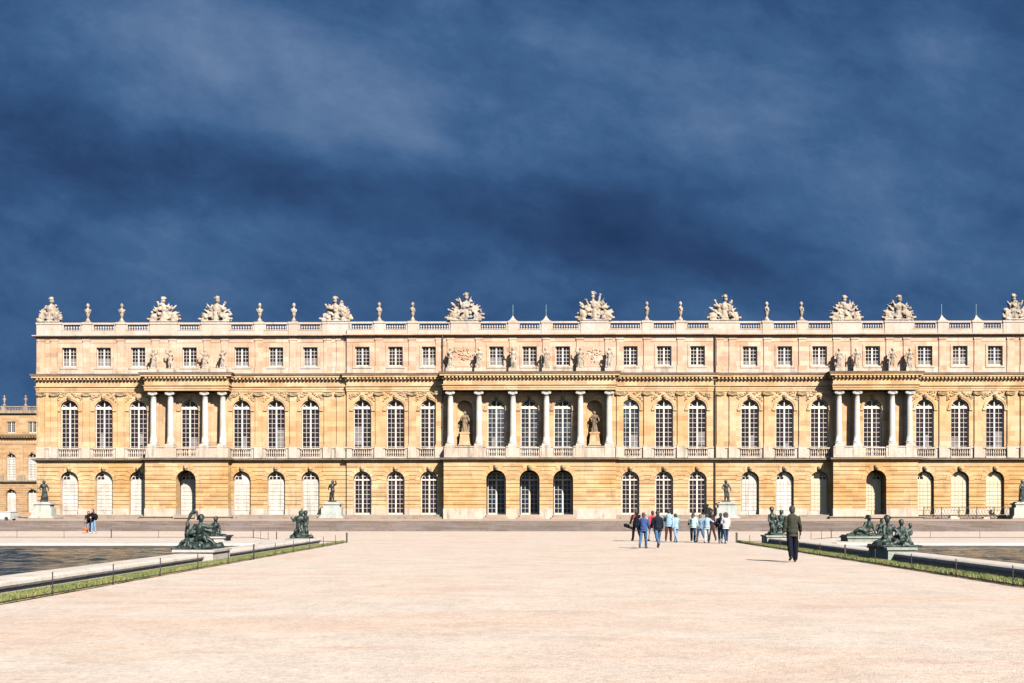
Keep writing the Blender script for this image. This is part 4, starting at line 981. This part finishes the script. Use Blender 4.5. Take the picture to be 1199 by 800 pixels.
plinth('stone_plinth', 'green stained plinth under the nearest right pool bronze', xs2-.05, ys2, .9, 2.1, .46)
# left far corner on the alley: leaning nymph with raised hand
mb = MB(); rocks(mb, 1.0, 1.0, 9, 3)
fig(mb, dict(pel=(-.12,0,.55), chest=(-.12,0,.92), head=(-.02,-.02,1.22), shL=(-.26,0,1.0), elL=(-.38,-.05,.84), hdL=(-.48,-.05,1.0), shR=(.02,0,1.02), elR=(.12,-.05,.86), hdR=(.2,-.05,.95), kneeL=(-.26,-.12,.36), footL=(-.42,-.05,.08), kneeR=(-.02,-.15,.35), footR=(-.1,-.2,.08)), .85)
fig(mb, dict(pel=(.18,.05,.6), chest=(.18,.05,.95), head=(.20,.02,1.24), shL=(.06,.05,1.02), elL=(.0,.0,1.2), hdL=(.03,.0,1.42), shR=(.30,.05,1.02), elR=(.32,0,.8), hdR=(.3,-.05,.6), kneeL=(.12,-.05,.35), footL=(.1,-.05,.08), kneeR=(.25,-.05,.35), footR=(.28,-.05,.08)), .78)
mb.cap((.0,.05,.5),.16,(.0,.05,.08),.22)
xs3, ys3 = -11.25, CAMY+54.6
sculpt('bronze_group', 'green bronze pair of upright nymphs on the far corner of the left pool', mb, xs3, ys3, .30, 3)
plinth('stone_plinth', 'low pale plinth under the upright pair at the far corner of the left pool', xs3, ys3, 1.25, 1.2, .30)
mb = MB(); rocks(mb, 1.0, 1.0, 9, 4)
fig(mb, dict(pel=(-.22,0,.55), chest=(-.22,0,.92), head=(-.24,-.02,1.30), shL=(-.36,0,1.0), elL=(-.4,-.08,.75), hdL=(-.3,-.15,.62), shR=(-.08,0,1.0), elR=(-.02,-.05,.8), hdR=(.05,-.1,.7), kneeL=(-.28,-.1,.35), footL=(-.3,-.05,.08), kneeR=(-.15,-.15,.33), footR=(-.15,-.2,.08)), .82)
fig(mb, dict(pel=(.2,0,.5), chest=(.2,0,.85), head=(.24,-.02,1.16), shL=(.08,0,.92), elL=(.0,-.05,.78), hdL=(-.05,-.1,.9), shR=(.32,0,.92), elR=(.4,-.05,.7), hdR=(.3,-.15,.58), kneeL=(.1,-.2,.38), footL=(.1,-.15,.08), kneeR=(.3,-.15,.35), footR=(.32,-.1,.08)), .78)
mb.cap((.1,.05,.5),.2,(.12,.05,.08),.3)
xs4, ys4 = 12.45, CAMY+56.2
sculpt('bronze_group', 'green bronze pair of nymphs left of the man in olive jacket', mb, xs4, ys4, .42, 4)
plinth('stone_plinth', 'low green plinth under the bronze pair left of the man in olive jacket', xs4+.1, ys4, 1.4, 1.3, .42)
# reclining river gods at the inner corners
def recliner(mb, f=1):
    rocks(mb, 2.3, 1.0, 12, 5, .1)
    fig(mb, dict(pel=(.1*f,0,.24), chest=(.22*f,0,.58), head=(.24*f,-.02,.95), shL=(.05*f,0,.66), elL=(-.08*f,-.1,.45), hdL=(-.25*f,-.15,.38), shR=(.36*f,0,.66), elR=(.5*f,0,.36), hdR=(.55*f,-.1,.15), kneeL=(-.35*f,-.15,.38), footL=(-.75*f,-.1,.12), kneeR=(-.4*f,-.05,.2), footR=(-.9*f,0,.08)), .95)
    mb.cap((.35*f,.1,.12),.16,(-.7*f,.1,.1),.1)
mb = MB(); recliner(mb, 1)
o = sculpt('bronze_group', 'green bronze reclining god at the back corner of the left pool, behind the nearest group', mb, X_at(247,52.5), CAMY+52.5, .44, 5); o.scale = (.8,1,.86)
plinth('stone_plinth', 'pale low plinth under the reclining god of the left pool', X_at(247,52.5), CAMY+52.5, 1.5, 1.2, .44, 'coping')
mb = MB(); recliner(mb, 1)
fig(mb, dict(pel=(.82,0,.22), chest=(.85,0,.5), head=(.93,-.02,.78), shL=(.72,0,.56), elL=(.62,-.1,.4), hdL=(.6,-.15,.3), shR=(.98,0,.56), elR=(1.05,0,.35), hdR=(1.1,-.1,.2), kneeL=(.7,-.25,.3), footL=(.6,-.3,.1), kneeR=(1.05,-.15,.3), footR=(1.25,-.1,.08)), .72)
o = sculpt('bronze_group', 'green bronze reclining god with a seated child at the back corner of the right pool', mb, X_at(1011,52.5), CAMY+52.5, .46, 6); o.scale = (.86,1,.9)
plinth('stone_plinth', 'pale low plinth under the reclining god of the right pool', X_at(1016,52.5), CAMY+52.5, 2.3, 1.2, .46, 'verdigris')

# ------------------------------------------------------------------ ground, terrace, pools
def sheet(name, x0, x1, y0, y1, z, m, kind='structure'):
    me = bpy.data.meshes.new(name); me.from_pydata([(x0,y0,z),(x1,y0,z),(x1,y1,z),(x0,y1,z)], [], [(0,1,2,3)]); me.materials.append(M[m])
    return struct(link(name, me), kind)
sheet('ground', -3000, 3000, -600, 6000, 0, 'gravel')
mb = MB(); mb.box(-150, 150, -19.6, 180, -.2, .8); struct(obj('terrace', mb, 'terrace'))
mb = MB()
for k in range(5): mb.box(-150, 150, -22.6+.6*k, -19.6, .0+(.0), .16*(k+1)-(.004 if k == 4 else 0))
o = MB()
for k in range(5):
    z1 = .16*(k+1)-(.003 if k == 4 else 0); z0 = .16*k
    o.box(-150, 150, -22.6+.6*k, -19.602, z0-.02*(k>0), z1)
struct(obj('steps', o, 'stepgrey'))
def pool(side, Xo, Xi, Xf, y0, y1, xfar, label):
    s = side
    def bx(mb, a, b, *r): mb.box(min(a,b), max(a,b), *r)
    nx, ny = 300, 290; vs = []                      # rippled surface
    for j in range(ny+1):
        for i in range(nx+1):
            fx = i/nx; x = s*(Xi+(Xf-Xi)*(fx*.55+.45*fx*fx)); y = y0+(y1-y0)*j/ny
            vs.append((x, y, .10+.058*mnoise.noise(Vector((x*.8, y*1.5, 3)))+.036*mnoise.noise(Vector((x*2.1+5, y*3.3, 9)))))
    me = bpy.data.meshes.new('water'); me.from_pydata(vs, [], [(j*(nx+1)+i, j*(nx+1)+i+1, (j+1)*(nx+1)+i+1, (j+1)*(nx+1)+i)[::s] for j in range(ny) for i in range(nx)])
    me.materials.append(M['water']); me.polygons.foreach_set('use_smooth', [True]*len(me.polygons)); w = struct(link('water', me))
    t = thing('pool_coping', label, 'coping', (0,0,0))
    # near coping: dark foot, rounded pale top
    def coping(a, b, ya, yb, along):
        pr = [(0,.03),(.0,.12),(-.05,.14),(-.07,.19),(-.05,.25),(0,.28),(.1,.30),(.75,.30),(.88,.28),(.92,.2),(.92,.03)]
        mb = MB(); n = len(pr)
        if along: vs = [(s*(Xo+q), y, z) for y in (ya, yb) for q, z in pr]
        else: vs = [(x, yb+.92-q, z) for x in (a, b) for q, z in pr]
        mb.add(vs, [(i, (i+1)%n, n+(i+1)%n, n+i) for i in range(n)]+[tuple(range(n)), tuple(range(2*n-1,n-1,-1))])
        return mb
    o_ = obj('rim_stone', coping(0,0,y0,y1+9.0,True), 'coping', t)
    mb = MB(); bx(mb, s*(Xo+.05), s*(Xo+.9), y0, y1+9.0, .0, .05); 
    obj('rim_foot', mb, 'copingdark', t)
    o2 = coping(min(s*(Xo+.92),s*Xf), max(s*(Xo+.92),s*Xf), 0, y1+.0, False); obj('rim_stone', o2, 'coping', t)
    mb = MB(); bx(mb, s*(Xo+.92), s*Xf, y1+.92, y1+9.0, .0, .22); bx(mb, s*(Xo+.96), s*Xf, y1+.0, y1+.02, .05, .16)
    obj('rim_paving', mb, 'coping', t)
    mb = MB(); bx(mb, s*Xi, s*Xf, y1-.03, y1+.015, .05, .20); obj('dark_line', mb, 'copingdark', t)  # thin dark strip along the far water edge
    return t
pool(-1, 10.45, 11.35, 75, CAMY-8, CAMY+46.2, 0, 'long pale stone rim around the left garden pool')
pool(1, 12.0, 12.9, 75, CAMY-8, CAMY+46.8, 0, 'long pale stone rim around the right garden pool')
# grass verge: soil strip, blades
def verge(side, Xa, Xb, y0, y1, seed, nb_):
    s = side; rnd = random.Random(seed)
    mb = MB(); n = 160; top = []; 
    vs = []; 
    for k in range(n+1):
        y = y0+(y1-y0)*k/n; w = 1 if k < n-22 else (n-k)/22
        a = Xa+.05*mnoise.noise(Vector((y*1.3, seed, 0)))+.03*mnoise.noise(Vector((y*5, seed, 0))); b = a+(Xb-a)*max(.02,w)
        vs += [(s*a,y,.004),(s*(a+.05),y,.05),(s*b,y,.055),(s*b,y,.004)]
    fs = [(4*k+j, 4*k+4+j, 4*k+5+j, 4*k+1+j) for k in range(n) for j in range(3)]
    mb.add(vs, fs); struct(obj('grass_soil', mb, 'turf'), 'stuff')
    mb = MB(); vs = []; fs = []
    for i in range(nb_):
        u = rnd.random(); y = y0+(y1-y0)*u**1.35; w = 1 if y < y1-7 else (y1-y)/7
        a = Xa+.05*mnoise.noise(Vector((y*1.3, seed, 0))); x = a+rnd.random()**1.0*(Xb-a)*w
        den = mnoise.noise(Vector((x*1.5, y*.6, seed)))
        if den < -.15 and rnd.random() < .6: continue
        h = rnd.uniform(.03,.075)*(1.5 if x < a+.1 else 1); t_ = rnd.random()*PI; dx, dy = .012*math.cos(t_), .012*math.sin(t_); lx, ly = rnd.gauss(0,.03), rnd.gauss(0,.03)
        o = len(vs); vs += [(s*x-dx,y-dy,.045),(s*x+dx,y+dy,.045),(s*x+lx,y+ly,.05+h)]; fs.append((o,o+1,o+2))
    me = bpy.data.meshes.new('grass'); me.from_pydata(vs, [], fs); me.materials.append(M['grass']); struct(link('grass', me), 'stuff', 'short tufty grass on the narrow verge beside the alley')
verge(-1, 9.45, 10.15, CAMY-8, CAMY+56.5, 1, 60000)
verge(1, 10.75, 11.5, CAMY-8, CAMY+57.5, 2, 60000)
# low post and wire fences
def fence(pts, spacing, label, big_every=8, start=0):
    t = thing('low_fence', label, 'fence', (0,0,0)); i = start
    pts = [Vector(p) for p in pts]; n_ = 0
    post_s = MB(); post_s.lathe([(.013,0),(.013,.44),(.019,.45),(.010,.47)], 6); post_s = post_s.mesh('post','iron')
    post_b = MB(); post_b.box(-.022,.022,-.022,.022,0,.49); post_b.box(-.028,.028,-.028,.028,.49,.52); post_b = post_b.mesh('post_thick','iron')
    wire = MB()
    for a, b in zip(pts, pts[1:]):
        L = (b-a).length; k = max(1, round(L/spacing))
        for j in range(k):
            p = a+(b-a)*j/k; big = (i % big_every == 0) or j == 0
            link('post', post_b if big else post_s, t, (p.x, p.y, .0), 0); i += 1
            q = a+(b-a)*(j+1)/k; wire.tube([(p.x,p.y,.05),(q.x,q.y,.05)], .014, 5)
    p = pts[-1]; link('post', post_b, t, (p.x,p.y,0)); obj('rail', wire, 'iron', t)
fence([(-9.42,CAMY+12.2),(-9.42,CAMY+57)], 3.3, 'low dark post fence along the left grass verge')
fence([(-9.42,CAMY+57.2),(-13.6,CAMY+59.5),(-16.6,CAMY+66.5),(-74,CAMY+67)], 2.9, 'low dark post fence along the far side of the left pool')
fence([(10.72,CAMY+11.7),(10.72,CAMY+57.5)], 3.3, 'low dark post fence along the right grass verge')
fence([(10.72,CAMY+57.8),(14.5,CAMY+59.8),(18.0,CAMY+66.5),(74,CAMY+67)], 2.9, 'low dark post fence along the far side of the right pool')
# railing in front of the right hand doors
t = thing('iron_railing', 'openwork iron railing in front of the doors right of the right portico', 'railing', (0,-1.35,.8))
mb = MB(); x0, x1 = 38.4, 46.9
for z in (.35,1.12): mb.box(x0,x1,-.02,.02,z,z+.04)
obj('rail', mb, 'iron', t)
for k in range(6): mb = MB(); x = x0+(x1-x0)*k/5; mb.box(x-.03,x+.03,-.03,.03,0,1.2); mb.box(x-.12,x+.12,-.12,.12,0,.06); obj('post', mb, 'iron', t)
mb = MB()
k = 0; x = x0+.2
while x < x1-.1:
    mb.tube([(x-.14,0,.38),(x+.14,0,1.12)], .013, 5); mb.tube([(x+.14,0,.38),(x-.14,0,1.12)], .013, 5); x += .3
obj('lattice', mb, 'iron', t)
for px, dy, sc_, l in ((1114,-2.1,1.0,'pale stone block lying on the terrace before the iron railing'),(1152.5,-1.9,.7,'smaller pale stone block lying right of the railing centre')):
    mb = MB(); mb.box(-.35*sc_,.35*sc_,-.2,.2,0,.3*sc_); mb.prism([(-.5*sc_,0),(-.34*sc_,0),(-.34*sc_,.2)], -.15,.15); mb.box(.34*sc_,.6*sc_,-.14,.12,0,.16)
    tag(obj('stone_block', mb, 'pale', None, (X_at(px,107.8), dy, .8), .1), l, 'stone block')
# low white cart
t = thing('service_cart', 'low white box cart standing on the terrace at the left picture edge', 'cart', (X_at(-3,92), CAMY+92, .8), 0)
mb = MB(); mb.box(-1.3,1.15,-.7,.7,.14,.72); mb.box(-1.33,1.18,-.73,.73,.70,.76); obj('box_body', mb, 'white_enamel', t)
for sx in (-.8,.82):
    for sy in (-.66,.66):
        mb = MB(); mb.lathe([(.15,-.05),(.17,0),(.15,.05)], 16, (sx,sy*1.02,.17), Matrix.Rotation(PI/2,3,'X')); obj('wheel', mb, 'rubber', t)
mb = MB(); mb.tube([(1.18,0,.3),(1.7,0,.32)], .025); obj('handle', mb, 'iron', t)
# ------------------------------------------------------------------ sky, sun, camera
EL, AZ = 40.0, 31.0
w = bpy.data.worlds.new('World'); sc.world = w; w.use_nodes = True
t = NT(w.node_tree); bg = w.node_tree.nodes['Background']
sky = t.node('ShaderNodeTexSky', sky_type='NISHITA', sun_disc=False); sky.sun_elevation = R(EL); sky.sun_rotation = R(180-AZ); sky.air_density = 1.0; sky.dust_density = .6
dr = t.node('ShaderNodeTexCoord').outputs['Generated']; sp = t.node('ShaderNodeSeparateXYZ', {0: dr})
yy = t.math('MAXIMUM', sp.outputs[1], .12)
u = t.math('DIVIDE', sp.outputs[0], yy); v = t.math('DIVIDE', sp.outputs[2], yy)
uv = t.node('ShaderNodeCombineXYZ', {0: u, 1: v, 2: 0.0}).outputs[0]
def rot(vec, ang, sx, sy, off=(0,0,0)): return t.node('ShaderNodeMapping', {'Vector': t.node('ShaderNodeMapping', {'Vector': vec, 'Rotation': (0,0,R(ang))}).outputs[0], 'Scale': (sx,sy,1), 'Location': off}).outputs[0]
nA = t.noise(rot(uv, 26, 2.6, 4.8, (1.3,.4,0)), 1.0, 4, .5, .3)       # long streaks falling to the right
nB = t.noise(rot(uv, 16, 7, 10, (4,2,0)), 1.0, 7, .62, .25)
nC = t.noise(rot(uv, 4, 2.0, 9, (7,1,0)), 1.0, 4, .55, .3)
def blob(cx, cy, ang, rx, ry):       # soft cloud bank centred on a bearing
    m_ = t.node('ShaderNodeMapping', {'Vector': uv, 'Location': (-cx,-cy,0)}).outputs[0]
    m_ = rot(m_, ang, 1/rx, 1/ry); L = t.node('ShaderNodeVectorMath', operation='LENGTH'); t.l.new(m_, L.inputs[0])
    return t.ramp(L.outputs['Value'], [(0., 1.), (.5, .5), (1., 0.)], 'EASE')
val = t.math('ADD', t.math('MULTIPLY', nA, .54), t.math('MULTIPLY_ADD', nB, .40, -.08)); val = t.math('ADD', val, t.math('MULTIPLY', nC, .12))
nD = t.noise(rot(uv, 20, 16, 26, (2,5,0)), 1.0, 8, .72, .2); val = t.math('ADD', val, t.math('MULTIPLY_ADD', nD, .26, -.125))
for cx, cy, an, rx, ry, a in ((-.14,.37,28,.26,.11,.22),(-.33,.42,25,.24,.08,.13),(.05,.46,10,.25,.08,.08),(.36,.26,10,.14,.08,.08),(.2,.37,0,.3,.12,.05),
                              (-.40,.315,6,.26,.06,-.15),(-.12,.29,10,.32,.05,-.14),(.12,.235,14,.30,.05,-.14),(.36,.44,0,.22,.08,-.10),(-.46,.40,60,.15,.08,-.05),(.2,.47,0,.6,.05,-.07),(.40,.25,20,.12,.07,.08),(.25,.29,5,.3,.05,-.05),(-.1,.20,3,.5,.03,.05),(-.45,.17,5,.25,.05,.05)):
    val = t.math('ADD', val, t.math('MULTIPLY', blob(cx, cy, an, rx, ry), a))
def S(*c): return tuple(x/2**1.9 for x in c)
cl = t.ramp(val, [(.14, S(.016,.044,.120)), (.28, S(.026,.064,.165)), (.40, S(.036,.095,.225)), (.50, S(.055,.132,.285)), (.62, S(.100,.182,.345)), (.80, S(.18,.27,.44))])
clear = t.node('ShaderNodeVectorMath', operation='SCALE'); t.l.new(sky.outputs[0], clear.inputs[0]); clear.inputs[3].default_value = .05
mask = t.ramp(t.math('MULTIPLY_ADD', sp.outputs[2], .75, sp.outputs[1]), [(.0, 0.), (.3, 1.)], 'EASE')
mx = t.mix(mask, clear.outputs[0], cl)
t.l.new(mx, bg.inputs[0]); bg.inputs[1].default_value = 1.0
sd = bpy.data.lights.new('sun', 'SUN'); sd.energy = 5.0; sd.angle = R(.53); sd.color = (1,.93,.82)
so = bpy.data.objects.new('sun', sd); COL.objects.link(so)
dirv = Vector((math.sin(R(AZ))*math.cos(R(EL)), -math.cos(R(AZ))*math.cos(R(EL)), math.sin(R(EL))))
so.rotation_euler = dirv.to_track_quat('Z','Y').to_euler()
sc.cycles.diffuse_bounces = 0
cd = bpy.data.cameras.new('camera'); cd.lens = F/1199*36; cd.sensor_width = 36; cd.shift_y = 197/1199; cd.shift_x = -.002; cd.clip_start = .1; cd.clip_end = 12000
co = bpy.data.objects.new('camera', cd); COL.objects.link(co); co.location = (0, CAMY, 1.7); co.rotation_euler = (PI/2, 0, R(.8))
sc.camera = co
sc.view_settings.view_transform = 'Standard'; sc.view_settings.look = 'None'; sc.view_settings.gamma = 1; sc.view_settings.exposure = 1.85
